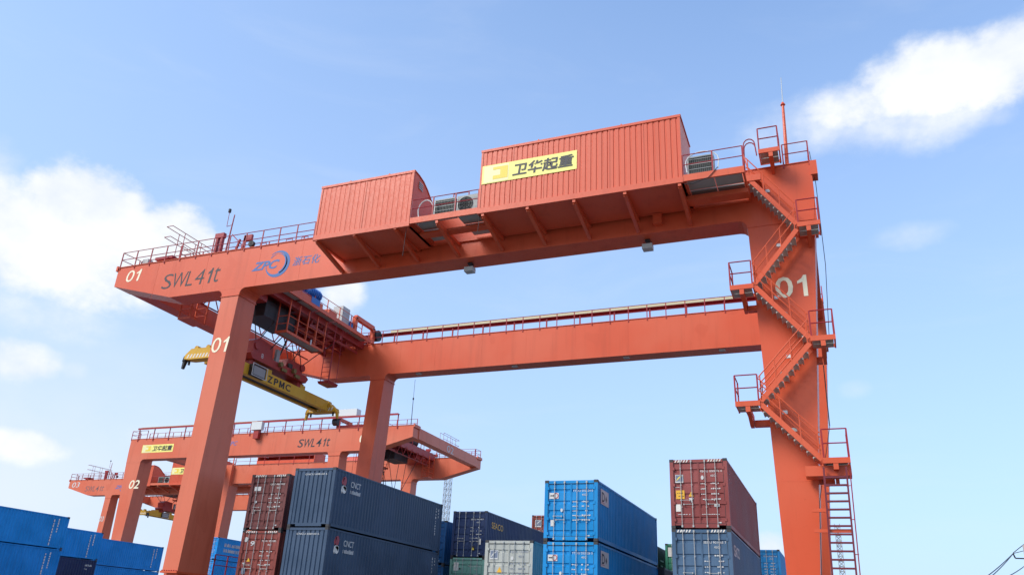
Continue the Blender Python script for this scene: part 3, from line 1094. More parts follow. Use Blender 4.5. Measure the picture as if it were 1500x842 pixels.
# ------------------------------------------------------------------ trolleys, spreaders
def trolley(label, crane, xl, near):
    """xl: trolley centre in the crane frame"""
    root = thing('crane_trolley', label, 'trolley', crane.matrix_basis @ Vector((xl, 0, 0)), crane.rotation_euler.z, 'hoisting trolleys on the gantry cranes')
    rc, dk, oc = M['red'], M['dark'], M['orange']
    z = ZT + .16
    # end carriages on the rails with wheels
    for gy in (FY + .96, RY + .32):
        b = MB().box(-2.4, 2.3, gy - .16, gy + .16, z + .1, z + .42)
        e = b.build('end_carriage', rc, root)
        for x in (-1.9, -1.0, .9, 1.8):
            MB().tube((x, gy - .07, z + .2), (x, gy + .07, z + .2), .2, 14).build('wheel', dk, e)
    for x in (-2.1, -.2, 1.55):
        MB().box(x - .2, x + .2, FY + GW + .06, RY - .08, z - .55, z + .3).build('cross_beam', rc, root)
    for y in (-6.2, -3.2, 0, 3.2, 6.2):
        MB().box(-1.9, 1.35, y - .12, y + .12, z - .35, z - .06).build('joist', rc, root)
    # side platform (right) with grating and edge beam
    eb = MB().box(2.34, 2.44, FY + GW + .1, RY - .1, z - .14, z + .14)
    eb.build('platform_edge', oc, root)
    n = 7
    for i in range(n):
        y0 = FY + 1.6 + i * 2.15
        MB().box(1.78, 2.32, y0, y0 + 1.9, z - .08, z - .03).build('grating', M['grate'], root)
    MB().box(-1.88, 1.74, -7.7, 7.6, z - .055, z - .02).build('shade_deck_plate', rc, root)  # solid plate added to block light and darken the trolley underside
    railing(root, [(2.4, FY + 2.9, z - .05), (2.4, RY - 1.6, z - .05)], 1.1, 1.6, detail=near, mat=M['orange'])
    railing(root, [(-2.3, FY + 1.0, z + .3), (-2.3, RY - .5, z + .3)], 1.1, 2.2, detail=near)
    # blue motors, gearboxes, drum, cabinets, red frames
    for y, dx in ((-1.5, 0), (.1, .05)):
        mo = MB().tube((2.0 + dx, y - .65, z + .95), (2.0 + dx, y + .65, z + .95), .40, 14)
        mo.box(1.6 + dx, 2.4 + dx, y - .5, y + .5, z + .1, z + .55)
        m_ = mo.build('hoist_motor', M['motor'], root)
        cf = MB()
        for k in range(6):
            cf.tube((2.0 + dx, y - .55 + k * .2, z + .95), (2.0 + dx, y - .5 + k * .2, z + .95), .45, 14)
        cf.build('cooling_fin', M['motor'], m_)
    MB().box(1.5, 2.42, -4.6, 1.0, z + .145, z + .45).build('motor_base', oc, root)
    for y in (-2.6, .6):
        dr = MB().tube((-1.2, y - 1.3, z + 1.0), (-1.2, y + 1.3, z + 1.0), .62, 18).build('rope_drum', dk, root)
    MB().box(.6, 1.5, -1.2, .2, z - .05, z + 1.0).build('gearbox', rc, root)
    for y, h, mt in ((4.25, 1.5, 'grey'),):
        c = MB().box(1.35, 2.2, y - .5, y + .45, z, z + h).build('electric_cabinet', M[mt], root)
        MB().box(2.2, 2.215, y - .4, y + .38, z + .1, z + h - .1).build('cabinet_door', M['grey'], c)
    MB().box(1.7, 2.35, 1.9, 2.9, z, z + .5).build('brake_housing', oc, root)
    MB().tube((2.1, 5.0, z + .05), (2.1, 5.0, z + .6), .26, 12).build('oil_tank', M['motor'], root)
    pf = MB()
    for p, q in (((2.2, 5.5, z), (2.2, 5.5, z + 1.25)), ((2.2, 5.5, z + 1.25), (2.2, 8.1, z + 1.25)), ((2.2, 8.1, z + 1.25), (2.2, 8.1, z))):
        pf.bar(p, q, .3, .34)
    pf.build('portal_frame', oc, root)
    MB().tube((1.9, 8.6, z + .8), (2.5, 8.6, z + .8), .45, 14).build('cable_sheave', dk, root)
    # dark hoist block hanging under the deck
    MB().box(-.95, .9, -3.1, .2, z - 1.75, z - .56).build('winch_housing', dk, root)
    MB().box(-1.9, 1.2, -7.4, -3.4, z - 1.0, z - .56).build('winch_base', rc, root)
    # hanging service gallery on the right
    hg = MB()
    zz = z - 2.5
    hg.box(1.9, 1.98, -1.9, 2.4, zz - .12, zz + .05)
    hg.box(1.0, 1.08, -1.9, 2.4, zz - .12, zz + .05)
    for y in (-1.9, 2.32):
        hg.box(1.08, 1.9, y, y + .08, zz - .12, zz + .05)
    ho = hg.build('service_gallery', oc, root)
    for k in range(3):
        MB().box(1.09, 1.89, -1.8 + k * 1.39, -.47 + k * 1.39, zz - .05, zz).build('grating', M['grate'], ho)
    for y in (-1.86, -.8, .26, 1.32, 2.36):
        for x in (1.94, 1.04):
            MB().bar((x, y, zz), (x, y, z - .3), .07, .07).build('hanger', oc, ho)
    r_ = MB()
    for h in (.55, 1.1):
        r_.path([(1.04, -1.86, zz + h), (1.94, -1.86, zz + h), (1.94, 2.36, zz + h), (1.04, 2.36, zz + h)], .028)
    r_.build('gallery_rail', oc, ho)
    MB().box(1.985, 2.05, .75, .85, zz - .1, zz + .25).build('gallery_lamp', M['white'], ho)
    # little basket at the left with railing
    lb = MB()
    zl = z - 2.9
    lb.box(-2.9, -1.9, -6.6, -5.2, zl - .12, zl)
    for x, y in ((-2.86, -6.56), (-1.94, -6.56), (-2.86, -5.24), (-1.94, -5.24)):
        lb.bar((x, y, zl), (x, y, z - .4), .07, .07)
    for h in (.55, 1.1):
        lb.path([(-2.86, -6.56, zl + h), (-1.94, -6.56, zl + h), (-1.94, -5.24, zl + h), (-2.86, -5.24, zl + h), (-2.86, -6.56, zl + h)], .03)
    lb.build('inspection_basket', oc, root)
    # ladder with landing dish hanging from the far end
    ldd = MB()
    zl, yy = z - 4.55, 3.1
    for x in (1.6, 2.3):
        ldd.tube((x, yy, z - .3), (x, yy, zl), .03)
    for k in range(12):
        ldd.tube((1.6, yy, zl + .35 * k), (2.3, yy, zl + .35 * k), .018)
    ldd.tube((1.6, yy + .9, z - .3), (1.6, yy + .9, zl), .02)
    ldd.tube((2.3, yy + .9, z - .3), (2.3, yy + .9, zl), .02)
    lo = ldd.build('hanging_ladder', M['rail'], root)
    MB().prism([(1.45, zl), (2.45, zl), (2.35, zl - .2), (1.55, zl - .2)], 'y', yy - .15, yy + 1.0).build('ladder_platform', M['red'], lo)
    # under-deck framing
    for x in (-1.4, .1, 1.5):
        uf = MB()
        uf.bar((x, 1.0, z - 1.0), (x, 7.3, z - 1.0), .14, .16)
        for k in range(5):
            y = 1.2 + k * 1.5
            uf.bar((x, y, z - 1.0), (x, y, z - .4), .09, .09)
            if k < 4:
                uf.bar((x, y, z - .95), (x, y + 1.5, z - .45), .07, .07)
        uf.build('under_frame', rc, root)
    for y in (-4.6, 4.4):
        MB().bar((-1.9, y, z - .8), (1.9, y, z - .8), .2, .3).build('hanger_beam', rc, root)
    # lattice bracing of the far walkway
    lt = MB()
    for k in range(9):
        y = -7.5 + k * 1.5
        lt.tube((-2.4, y, z - .4), (-2.4, y + .75, z - 1.5), .04)
        lt.tube((-2.4, y + .75, z - 1.5), (-2.4, y + 1.5, z - .4), .04)
    lt.tube((-2.4, -7.5, z - 1.5), (-2.4, 6.5, z - 1.5), .05)
    lt.build('lattice_brace', rc, root)
    return root


def spreader(label, crane, xl, zb, near):
    """telescopic container spreader with its headblock and ropes; origin at the trolley centre"""
    root = thing('container_spreader', label, 'spreader', crane.matrix_basis @ Vector((xl, 0, zb)), crane.rotation_euler.z, 'spreaders hanging from the trolleys')
    yl, rc, dk = M['yellow'], M['red'], M['dark']
    f = -1 if crane.rotation_euler.z == 0 else -1
    for x in (-.62, .30):
        bm_ = MB().box(x, x + .34, -5.9, 5.7, .42, 1.15).build('main_beam', yl, root)
    MB().box(-.27, .29, -5.6, 5.5, .5, .56).build('centre_plate', M['dark'], root)
    for x in (-.26, .02):
        MB().box(x, x + .24, -6.4, -4.6, .5, 1.0).build('telescopic_arm', yl, root)
        MB().box(x, x + .24, 4.6, 5.9, .5, 1.0).build('telescopic_arm', yl, root)
    # end beams with corner guides and twistlocks
    for y, sgn in ((-6.75, -1), (6.05, 1)):
        e = MB().prism([(-1.15, .40), (-.75, .34), (.75, .34), (1.15, .40), (1.1, .66), (.7, 1.02), (-.7, 1.02), (-1.1, .66)], 'y', y - .32, y + .32)
        eo = e.build('end_beam', yl, root)
        for k in range(9):
            x = -.95 + k * .235
            MB().prism([(x, .42), (x + .11, .42), (x + .21, .66), (x + .10, .66)], 'y', y - .326, y - .32).build('hazard_stripe', M['stripe'], eo)
        for sx in (-1, 1):
            gd = MB()
            gd.loft([(sx * 1.02, y - .2, .72), (sx * 1.3, y - .2, .62), (sx * 1.3, y + .2, .62), (sx * 1.02, y + .2, .72)],
                    [(sx * 1.2, y - .16, .36), (sx * 1.42, y - .16, .32), (sx * 1.42, y + .16, .32), (sx * 1.2, y + .16, .36)])
            gd.loft([(sx * 1.22, y - .12, .36), (sx * 1.40, y - .12, .36), (sx * 1.40, y + .12, .36), (sx * 1.22, y + .12, .36)],
                    [(sx * 1.34, y - .09, -.12), (sx * 1.44, y - .09, -.12), (sx * 1.44, y + .09, -.12), (sx * 1.34, y + .09, -.12)])
            gd.build('corner_guide', M['yellow'] if sgn > 0 else M['dark'], eo)
            MB().tube((sx * .98, y, .36), (sx * .98, y, .1), .07, 8).build('twistlock', dk, eo)
            MB().tube((sx * .45, y - .2, 1.08), (sx * .45, y + .2, 1.08), .16, 12).build('sheave', yl, eo)
    # cabinet and equipment on the beam
    c = MB().box(.66, .95, -3.3, -1.95, .44, 1.16).build('control_cabinet', M['dark'], root)
    MB().box(.95, .962, -3.2, -2.05, .52, 1.08).build('cabinet_door', M['acgrey'], c)
    fr = MB()
    fr.path([(1.0, -3.35, .42), (1.0, -3.35, 1.2), (1.0, -1.9, 1.2), (1.0, -1.9, .42), (1.0, -3.35, .42)], .025)
    fr.build('cabinet_guard', M['white'], c)
    for y in (-4.2, -1.2, 2.6):
        MB().box(-.55, .55, y - .28, y + .28, 1.152, 1.45).build('pump_unit', yl, root)
    # headblock
    hb = MB()
    hb.prism([(-3.3, 2.05), (2.5, 2.05), (2.75, 1.9), (2.5, 1.55), (-3.3, 1.55), (-3.6, 1.85)], 'x', -.8, .8)
    hb.prism([(-3.2, 2.05), (-1.2, 2.05), (-1.3, 3.0), (-2.7, 3.15), (-3.3, 2.8)], 'x', -.62, .62)
    hb.prism([(.2, 2.05), (2.2, 2.05), (2.0, 2.75), (.5, 2.75)], 'x', -.62, .62)
    hb.prism([(2.3, 1.55), (2.72, 1.55), (2.6, 1.12), (2.4, 1.12)], 'x', -.5, .5)
    ho = hb.build('headblock', rc, root)
    for y in (-2.9, 2.1):
        MB().box(-.55, .55, y - .18, y + .18, 1.15, 1.55).build('twistlock_leg', rc, ho)
        MB().tube((-.7, y, 2.55), (.7, y, 2.55), .26, 14).build('headblock_sheave', rc, ho)
    for y in (-.6, .9):
        MB().tube((.805, y, 1.95), (1.02, y, 1.95), .17, 12).build('reel', M['ochre'], ho)
        MB().box(.62, .8, y - .45, y - .1, 2.06, 2.9 if y < 0 else 2.4).build('cable_basket', M['acgrey' if y < 0 else 'dark'], ho)
        MB().box(.81, .93, y + .2, y + .75, 1.6, 1.8).build('valve_block', M['ochre'], ho)
    top = ZT - .3 - zb
    for y, yt, x, xt in ((-2.9, -5.2, .5, 1.4), (-2.9, -2.2, -.5, -1.4), (2.1, 5.2, .5, 1.4), (2.1, 1.6, -.5, -1.4), (-2.6, -5.0, -.5, -1.5), (1.9, 5.0, -.5, -1.5), (-2.9, -1.0, .5, .8), (2.1, .2, .5, .8), (-1.6, .8, .6, .9), (1.2, -.9, .6, .9)):
        MB().tube((x, y, 2.7), (xt, yt, top), .035, 6).build('hoist_rope', M['rope'], root)
    MB().path([(.2, 0, 2.9), (.45, .3, top * .55 + 1.2), (.3, .1, top)], .06).build('power_cable', M['black'], root)
    if near:
        spelled((('Z', 0, .21), ('P', .27, .18), ('M', .50, .22), ('C', .78, .22)), (.655, -1.35, .54), (0, 1, 0), UZ, 2.5, .46, M['kmark'], root, 0, .02)
        lettering('8', (.81, -2.55, 1.8), (0, 1, 0), UZ, .22, .32, M['wmark'], root)
    return root


trolley('orange and red trolley across the two girders of crane 01, with hanging gallery', c1, -35.0 + o_, True)
trolley('small red trolley between the girders at the cantilever end of crane 02', c2, -12.0, False)
trolley('distant red trolley on crane 03, glimpsed between the legs of crane 02', c3, -5.6, False)
spreader('long yellow container spreader with black letters, hanging from the trolley of crane 01', c1, -35.0 + o_, 15.45, True)
spreader('yellow spreader half hidden behind the rear leg of crane 01, under crane 02', c2, -12.0, 13.6, False)
spreader('small yellow spreader of crane 03, seen between the legs of crane 02', c3, -5.6, 15.9, False)

# ------------------------------------------------------------------ containers
CW = 2.438
CM = {}


def frame_mesh(L, H):
    b = MB()
    for x in (0, CW - .16):
        b.box(x, x + .16, 0, .11, .12, H - .12)
        b.box(x, x + .16, L - .11, L, .12, H - .12)
    for x in (.012, CW - .072):
        b.box(x, x + .06, .18, L - .18, .05, .20)
        b.box(x, x + .06, .18, L - .18, H - .10, H - .02)
    for y in (.012, L - .092):
        b.box(.18, CW - .18, y, y + .08, .135, .19)
        b.box(.46, CW - .46, y, y + .08, .03, .135)
        b.box(.18, CW - .18, y, y + .08, H - .145, H - .02)
    b.box(.07, CW - .07, .1, L - .1, .14, .17)
    return b


def casting_mesh():
    return MB().box(-.089, .089, -.089, .089, 0, .118)


def sheet(L0, L1, z0, z1, axis, at, out, per, dep, fl=.26):
    """corrugated sheet: vertical ribs along x or y"""
    n = max(1, round((L1 - L0) / per))
    p = (L1 - L0) / n
    pr = []
    for i in range(n):
        a = L0 + i * p
        pr += [(a, 0), (a + fl * p, 0), (a + (fl + .24 * (1 - fl) / .74) * p, 1), (a + (1 - .24 * (1 - fl) / .74) * p, 1)]
    pr.append((L1, 0))
    vs = []
    for a, k in pr:
        d = at - out * dep * k
        vs += [(a, d, z0), (a, d, z1)] if axis == 'x' else [(d, a, z0), (d, a, z1)]
    return MB().add(vs, [(2 * i, 2 * i + 2, 2 * i + 3, 2 * i + 1) for i in range(len(pr) - 1)])


def door_mesh(H):
    """one door leaf: frame plus sheet with horizontal pressed bands"""
    w = 1.05
    z0, z1 = .20, H - .155
    b = MB()
    hs = z1 - z0
    bands = [(.06, .10), (.26, .30), (.44, .48), (.62, .66), (.84, .88)]
    pr = [(z0, .04)]
    for a, c in bands:
        pr += [(z0 + a * hs - .02, .04), (z0 + a * hs, .075), (z0 + c * hs, .075), (z0 + c * hs + .035, .04)]
    pr.append((z1, .04))
    vs = []
    for z, y in pr:
        vs += [(.03, y, z), (w - .03, y, z)]
    b.add(vs, [(2 * i, 2 * i + 1, 2 * i + 3, 2 * i + 2) for i in range(len(pr) - 1)])
    b.box(0, .03, .02, .07, z0, z1)
    b.box(w - .03, w, .02, .07, z0, z1)
    return b


def get(key, fn, name):
    if key not in CM:
        me = fn().mesh(name)
        me.materials.append(M['grey'])
        CM[key] = me
    return CM[key]


def bar_mesh(H):
    b = MB()
    b.tube((0, 0, .07), (0, 0, H - .05), .016, 8)
    for z in (.10, H - .09):
        b.box(-.035, .035, -.018, .05, z - .05, z + .04)
    for z in (H * .3, H * .62, H * .86):
        b.box(-.028, .028, -.006, .04, z - .02, z + .02)
    return b


def handle_mesh():
    b = MB().tube((0, -.02, 0), (.36, -.02, 0), .011, 6)
    b.box(-.022, .022, -.03, .03, -.03, .03)
    b.box(.35, .39, -.03, .03, -.035, .03)
    return b


def hinge_mesh():
    return MB().box(-.05, .05, -.02, .03, -.06, .06)


YSTRIPE = None


def container(label, x, y, z, L, H, paint, front='door', near=True, group=None, name='shipping_container', sidepaint=None, stripes=False):
    root = thing(name, label, 'container', (x, y, z), 0, group)
    pm = BOX[paint]
    put('frame', get(('fr', L, H), lambda: frame_mesh(L, H), 'frame'), root, None, pm)
    ca = get('cast', casting_mesh, 'corner_casting')
    for cx in (.089, CW - .089):
        for cy in (.089, L - .089):
            for cz in (0, H - .118):
                put('corner_casting', ca, root, (cx + (.004 if cx > 1 else -.004), cy + (.004 if cy > 1 else -.004), cz), M['casting'])
    sd_ = get(('side', L, H), lambda: sheet(.11, L - .11, .20, H - .10, 'y', CW - .018, 1, .278, .036), 'side_wall')
    put('side_wall', sd_, root, None, pm)
    s2 = put('side_wall', sd_, root, None, pm)
    s2.rotation_euler = (0, 0, math.pi)
    s2.location = (CW, L, 0)
    en = get(('end', H), lambda: sheet(.16, CW - .16, .19, H - .145, 'x', .03, -1, .252, .045, .62), 'end_wall')
    e = put('end_wall', en, root, None, pm)
    e.rotation_euler = (0, 0, math.pi)
    e.location = (CW, L, 0)
    put('roof', get(('roof', L), lambda: MB().box(.05, CW - .05, .09, L - .09, -.03, -.005), 'roof'), root, (0, 0, H - .02), pm)
    if front == 'end':
        put('end_wall', en, root, None, pm)
    else:
        dm = get(('door', H), lambda: door_mesh(H), 'door')
        bm_ = get(('bar', H), lambda: bar_mesh(H), 'locking_bar')
        hm = get('handle', handle_mesh, 'handle')
        hg = get('hinge', hinge_mesh, 'hinge')
        for i in (0, 1):
            d = put('door', dm, root, (.165 + i * 1.058, 0, 0), pm)
            for bx in ((.30, .76) if i == 0 else (.28, .72)):
                put('locking_bar', bm_, d, (bx, -.02, 0), M['barsteel'])
                if near:
                    put('handle', hm, d, (bx - (.02 if bx < .5 else .36), -.02, H * (.40 if bx < .5 else .34)), M['barsteel'])
            if near:
                for hz_ in (.12, .36, .62, .86):
                    put('hinge', hg, d, (.0 if i == 0 else 1.05, .0, H * hz_), pm)
        g = MB().box(1.205, 1.233, .03, .06, .2, H - .155)
        g.box(.158, .180, .012, .06, .2, H - .155).box(CW - .180, CW - .158, .012, .06, .2, H - .155)
        g.box(.16, CW - .16, .012, .05, H - .165, H - .146).box(.16, CW - .16, .012, .05, .191, .206)
        g.build('door_gasket', M['seal'], root)
    if stripes:
        b = MB()
        for s0 in (.22, 1.62):
            for k in range(5):
                a = s0 + k * .12
                b.add([(a, .002, H - .13), (a + .06, .002, H - .13), (a + .11, .002, H - .03), (a + .05, .002, H - .03)], [(0, 1, 2, 3)])
        b.build('warning_stripe', M['stripe'], root)
    return root


FD = (1, 0, 0)


def dashes(root, spec, y, mat, name='small_print', seed=1, x_face=None):
    """rows of illegible small print: (x, z, width, height) -> broken blocks"""
    rr = random.Random(seed)
    b = MB()
    for (x, z, w, h) in spec:
        a = x
        while a < x + w - .03:
            k = rr.uniform(.03, .075)
            if rr.random() > .2:
                hh = h * rr.uniform(.7, 1)
                pts = [(a, z), (a + k, z), (a + k, z + hh), (a, z + hh)]
                if x_face is None:
                    b.add([(p, y, q) for p, q in pts], [(0, 1, 2, 3)])
                else:
                    b.add([(x_face, p, q) for p, q in pts], [(0, 1, 2, 3)])
            a += k + rr.uniform(.012, .03)
    o = b.build(name, mat, root)
    o['kind'] = 'stuff'
    return o


def door_print(root, H, code, typ, mat=None, rows=5, seed=1):
    """owner code upper right, weight table below it"""
    mat = mat or M['wmark']
    y = .018
    lettering(code, (1.30, y, H * .80), FD, UZ, .92, .095, mat, root, 0, .006)
    lettering(typ, (1.72, y, H * .735), FD, UZ, .26, .09, mat, root, 0, .006)
    spec = []
    for k in range(rows):
        z = H * (.63 - .075 * k)
        spec += [(1.30, z, .26, .045), (1.72, z, .36, .06)]
    dashes(root, spec, y, mat, seed=seed)
    flat([rect(1.95, H * .075, .13, .05)], (0, y, 0), FD, UZ, M['wmark'], root, 'small_plate')


def sticker(root, x, z, w, h, mat, y=.016, name='sticker'):
    return flat([rect(x, z, w, h)], (0, y, 0), FD, UZ, mat, root, name)


def swoosh(root, x, z, s, y=.014, bg='wmark'):
    sticker(root, x, z, s, s, M['wmark'], y, 'emblem_plate')
    sticker(root, x + .06 * s, z + .16 * s, .88 * s, .78 * s, M['gsq'], y - .002, 'emblem_field')
    q = []
    n = 8
    for i in range(n):
        t0, t1 = i / n, (i + 1) / n
        f0 = lambda t: (.14 + .74 * t, .28 + .56 * (1 - (1 - t) ** 2))
        w0 = lambda t: .03 + .11 * math.sin(math.pi * min(1, t + .15))
        a, c = f0(t0), f0(t1)
        q.append([(x + a[0] * s, z + (a[1] - w0(t0)) * s), (x + c[0] * s, z + (c[1] - w0(t1)) * s), (x + c[0] * s, z + (c[1] + w0(t1) * .4) * s), (x + a[0] * s, z + (a[1] + w0(t0) * .4) * s)])
    flat(q, (0, y - .004, 0), FD, UZ, M['signd'] if bg == 'y' else M['wmark'], root, 'emblem')


def warn_tri(root, x, z, s, mat, up=True, y=.016):
    p = [(x - s / 2, z), (x + s / 2, z), (x, z + s * .9)] if up else [(x - s / 2, z + s * .9), (x, z), (x + s / 2, z + s * .9)]
    return flat([p], (0, y, 0), FD, UZ, mat, root, 'warning_triangle')


L40, L20 = 12.192, 6.058
HC, ST, LO = 2.896, 2.591, 2.438
G = .018
SUP = 'shipping container at the foot of a stack, below the edge of the picture'


def foot(x, y, L, H, paint, n=1, z0=0.0):
    for k in range(n):
        c = container(SUP, x, y, z0 + k * (H + G), L, H, paint, 'end', False, 'containers at the foot of the stacks')


# --- A: dark blue pair with plain ends and leaf emblem
xA, yA = -25.725, 33.9
foot(xA, yA, L40, HC, 'navy')


def leaf_logo(root, s, y0, z0, xf):
    """emblem on the right-hand long side"""
    def pl(p):
        return [(xf, y0 + a * s, z0 + b * s) for a, b in p]
    sets = (('redmark', [disc(.30, .75, .22, .30, 14), [(.02, .45), (.24, .95), (.10, .98), (-.06, .7)]]),
            ('stripe', [[(.08, .42), (.5, .12), (.56, .40), (.3, .5)], disc(.36, .2, .22, .24, 12), [(-.02, .1), (.14, -.08), (.2, .4), (.02, .4)]]))
    for mt, ps in sets:
        b = MB()
        for p in ps:
            b.add(pl(p), [tuple(range(len(p)))])
        b.build('emblem', M[mt], root)
    b = MB()
    for k in range(3):
        b.add([(xf + .002, y0 + (.2 + .1 * k) * s, z0 + .55 * s), (xf + .002, y0 + (.23 + .1 * k) * s, z0 + .55 * s), (xf + .002, y0 + (.27 + .1 * k) * s, z0 + 1.02 * s), (xf + .002, y0 + (.25 + .1 * k) * s, z0 + 1.02 * s)], [(0, 1, 2, 3)])
    b.build('emblem_line', BOX['navy'], root)


for k, (lab) in enumerate(('dark blue container with ribbed blank end, lower of the pair with leaf emblems', 'dark blue container with ribbed blank end, topmost of the pair with leaf emblems')):
    c = container(lab, xA, yA, (k + 1) * (HC + G), L40, HC, 'navy', 'end', True, 'dark blue containers with leaf emblems')
    lettering('CNCU 608160 6', (.62, .024, HC - .36), FD, UZ, 1.32, .085, M['wmark'], c, 0, .004)
    leaf_logo(c, .78, .72, HC - 1.12, CW - .012)
    lettering('CNCT', (CW - .012, 1.55, HC - .74), (0, 1, 0), UZ, .95, .30, M['wmark'], c, 0, .01)
    dashes(c, [(1.55, HC - 1.06, .95, .2)], 0, M['wmark'], 'emblem_subtitle', 3, CW - .012)
    for kk, (yy, h) in enumerate(((11.3, 1.55), (11.62, .5))):
        b = MB()
        rr = random.Random(kk + k)
        z = HC - .35
        while z > HC - .35 - h:
            d = rr.uniform(.06, .16)
            b.add([(CW - .012, yy + rr.uniform(0, .08), z), (CW - .012, yy + .12, z), (CW - .012, yy + .12, z - d), (CW - .012, yy + rr.uniform(0, .08), z - d)], [(0, 1, 2, 3)])
            z -= d + rr.uniform(.05, .12)
        b.build('small_print', M['wmark'], c)['kind'] = 'stuff'

# --- Br: two brown containers left of A
xB_, yB_ = -29.5, 35.2
foot(xB_, yB_, L40, HC, 'brown')
c = container('dark brown container with white code, upper of the pair beside the leaf-emblem stack', xB_, yB_, 2 * (HC + G), L40, HC, 'brown', 'door', True, None, stripes=True)
door_print(c, HC, 'UES 460742', '22G', rows=4, seed=4)
sticker(c, .28, HC * .70, .42, .22, M['wmark'])
flat([disc(.5, HC * .50, .07)], (0, .016, 0), FD, UZ, M['wmark'], c, 'sticker')
sticker(c, .30, HC * .28, .26, .26, M['dull'])
c = container('reddish brown container with yellow triangle sticker, below the dark brown one', xB_, yB_, HC + G, L40, HC, 'redbrown', 'door', True, None, stripes=True)
door_print(c, HC, 'TGHU 490285', '45G1', rows=4, seed=5)
flat([disc(.30, HC * .84, .10, .13)], (0, .016, 0), FD, UZ, M['wmark'], c, 'sticker')
lettering('9', (.62, .016, HC * .73), FD, UZ, .26, .24, M['wmark'], c, .1, .02)
warn_tri(c, .66, HC * .46, .22, M['ylw'])
sticker(c, .32, HC * .42, .18, .06, M['wmark'])
sticker(c, .32, HC * .25, .24, .30, M['gsq'])

# --- B: bright blue pair
xBB, yBB = -12.086, 33.86
foot(xBB, yBB, L40, ST, 'azure')
for k, code in ((1, 'YTDU 553326 5'), (2, 'YTDU 555124 0')):
    c = container(('bright blue container with white circle logo, upper of the two in the middle', 'bright blue container with white circle logo, lower of the two in the middle')[2 - k], xBB, yBB, k * (ST + G), L40, ST, 'azure', 'door', True, 'bright blue containers with circle logos')
    door_print(c, ST, code, '45G1', rows=5, seed=k + 10)
    sticker(c, .22, ST * .69, .43, .26, M['wmark'])
    flat(crescent(.52, ST * .69 + .13, .12, .085, 0, 0, -150, 160), (0, .012, 0), FD, UZ, M['redmark'], c, 'emblem_ring')
    flat(crescent(.52, ST * .69 + .13, .12, .1, 0, 0, 160, 210, 6) + [rect(.26, ST * .69 + .11, .2, .045)], (0, .012, 0), FD, UZ, M['kmark'], c, 'emblem_arrow')
    sticker(c, .30, ST * .24, .18, .26, M['wmark'])
    flat([disc(.80, ST * .50, .055, .075, 12)], (0, .016, 0), FD, UZ, M['wmark'], c, 'sticker')
    # square logo plate on the long side
    xf = CW - .010
    MB().add([(xf, .55, ST - .95), (xf, 1.85, ST - .95), (xf, 1.85, ST - .30), (xf, .55, ST - .30)], [(0, 1, 2, 3)]).build('emblem_plate', M['wmark'], c)
    lettering('D', (xf + .004, .72, ST - .83), (0, 1, 0), UZ, .45, .42, M['kmark'], c, 0, .02)
    MB().add([(xf + .004, 1.3, ST - .66), (xf + .004, 1.42, ST - .8), (xf + .004, 1.54, ST - .66), (xf + .004, 1.42, ST - .5)], [(0, 1, 2, 3)]).build('emblem', M['kmark'], c)
    MB().add([(xf + .004, .62, ST - .88), (xf + .004, 1.2, ST - .88), (xf + .004, 1.2, ST - .86), (xf + .004, .62, ST - .86)], [(0, 1, 2, 3)]).build('emblem_line', M['redmark'], c)

# --- C: maroon over grey-blue, right of the middle
xC, yC = -6.63, 34.6
foot(xC, yC, L40, HC, 'steelblue')
c = container('maroon container with yellow sticker and swoosh logo, topmost of the right-hand stack', xC, yC, 2 * (HC + G), L40, HC, 'maroon', 'door', True, None, stripes=True)
door_print(c, HC, 'FBGU 000076 0', '45G1', rows=4, seed=21)
swoosh(c, .23, HC * .655, .34, bg='y')
dashes(c, [(.20, HC * .585, .42, .03)], .016, M['wmark'], seed=8)
sticker(c, .24, HC * .42, .36, .36, M['ylw'])
dashes(c, [(.28, HC * .50, .28, .03), (.28, HC * .455, .28, .03)], .013, M['kmark'], seed=9)
warn_tri(c, .88, HC * .455, .22, M['ylw'])
flat([rect(.87, HC * .475, .02, .08)], (0, .013, 0), FD, UZ, M['kmark'], c, 'emblem')
warn_tri(c, .88, HC * .365, .22, M['wmark'], False)
sticker(c, .22, HC * .24, .2, .3, M['stripe'])
flat([disc(1.38, HC * .725, .06, .09, 12)], (0, .016, 0), FD, UZ, M['wmark'], c, 'sticker')
sticker(c, 1.82, HC * .305, .22, .11, M['wmark'])
dashes(c, [(.3, HC * .195, .5, .03), (1.3, HC * .195, .75, .03)], .016, M['wmark'], seed=2)
dashes(c, [(.62, HC * .80, .16, .05), (.62, HC * .72, .16, .05)], 0, M['wmark'], 'small_print', 6, CW - .010)
c = container('grey-blue container under the maroon one in the right-hand stack', xC, yC, HC + G, L40, HC, 'steelblue', 'door', True, None, stripes=True)
door_print(c, HC, 'SEGU 901465 7', '45G1', rows=4, seed=22)
lettering('SEACO', (CW - .010, .75, HC - .98), (0, 1, 0), UZ, 1.9, .46, M['wmark'], c, 0, .02)
for k, s0 in enumerate((.35, .8, 1.25)):
    pass
b = MB()
for k in range(15):
    a = .22 + k * .13
    b.add([(a, .002, HC - .13), (a + .06, .002, HC - .13), (a + .11, .002, HC - .03), (a + .05, .002, HC - .03)], [(0, 1, 2, 3)])

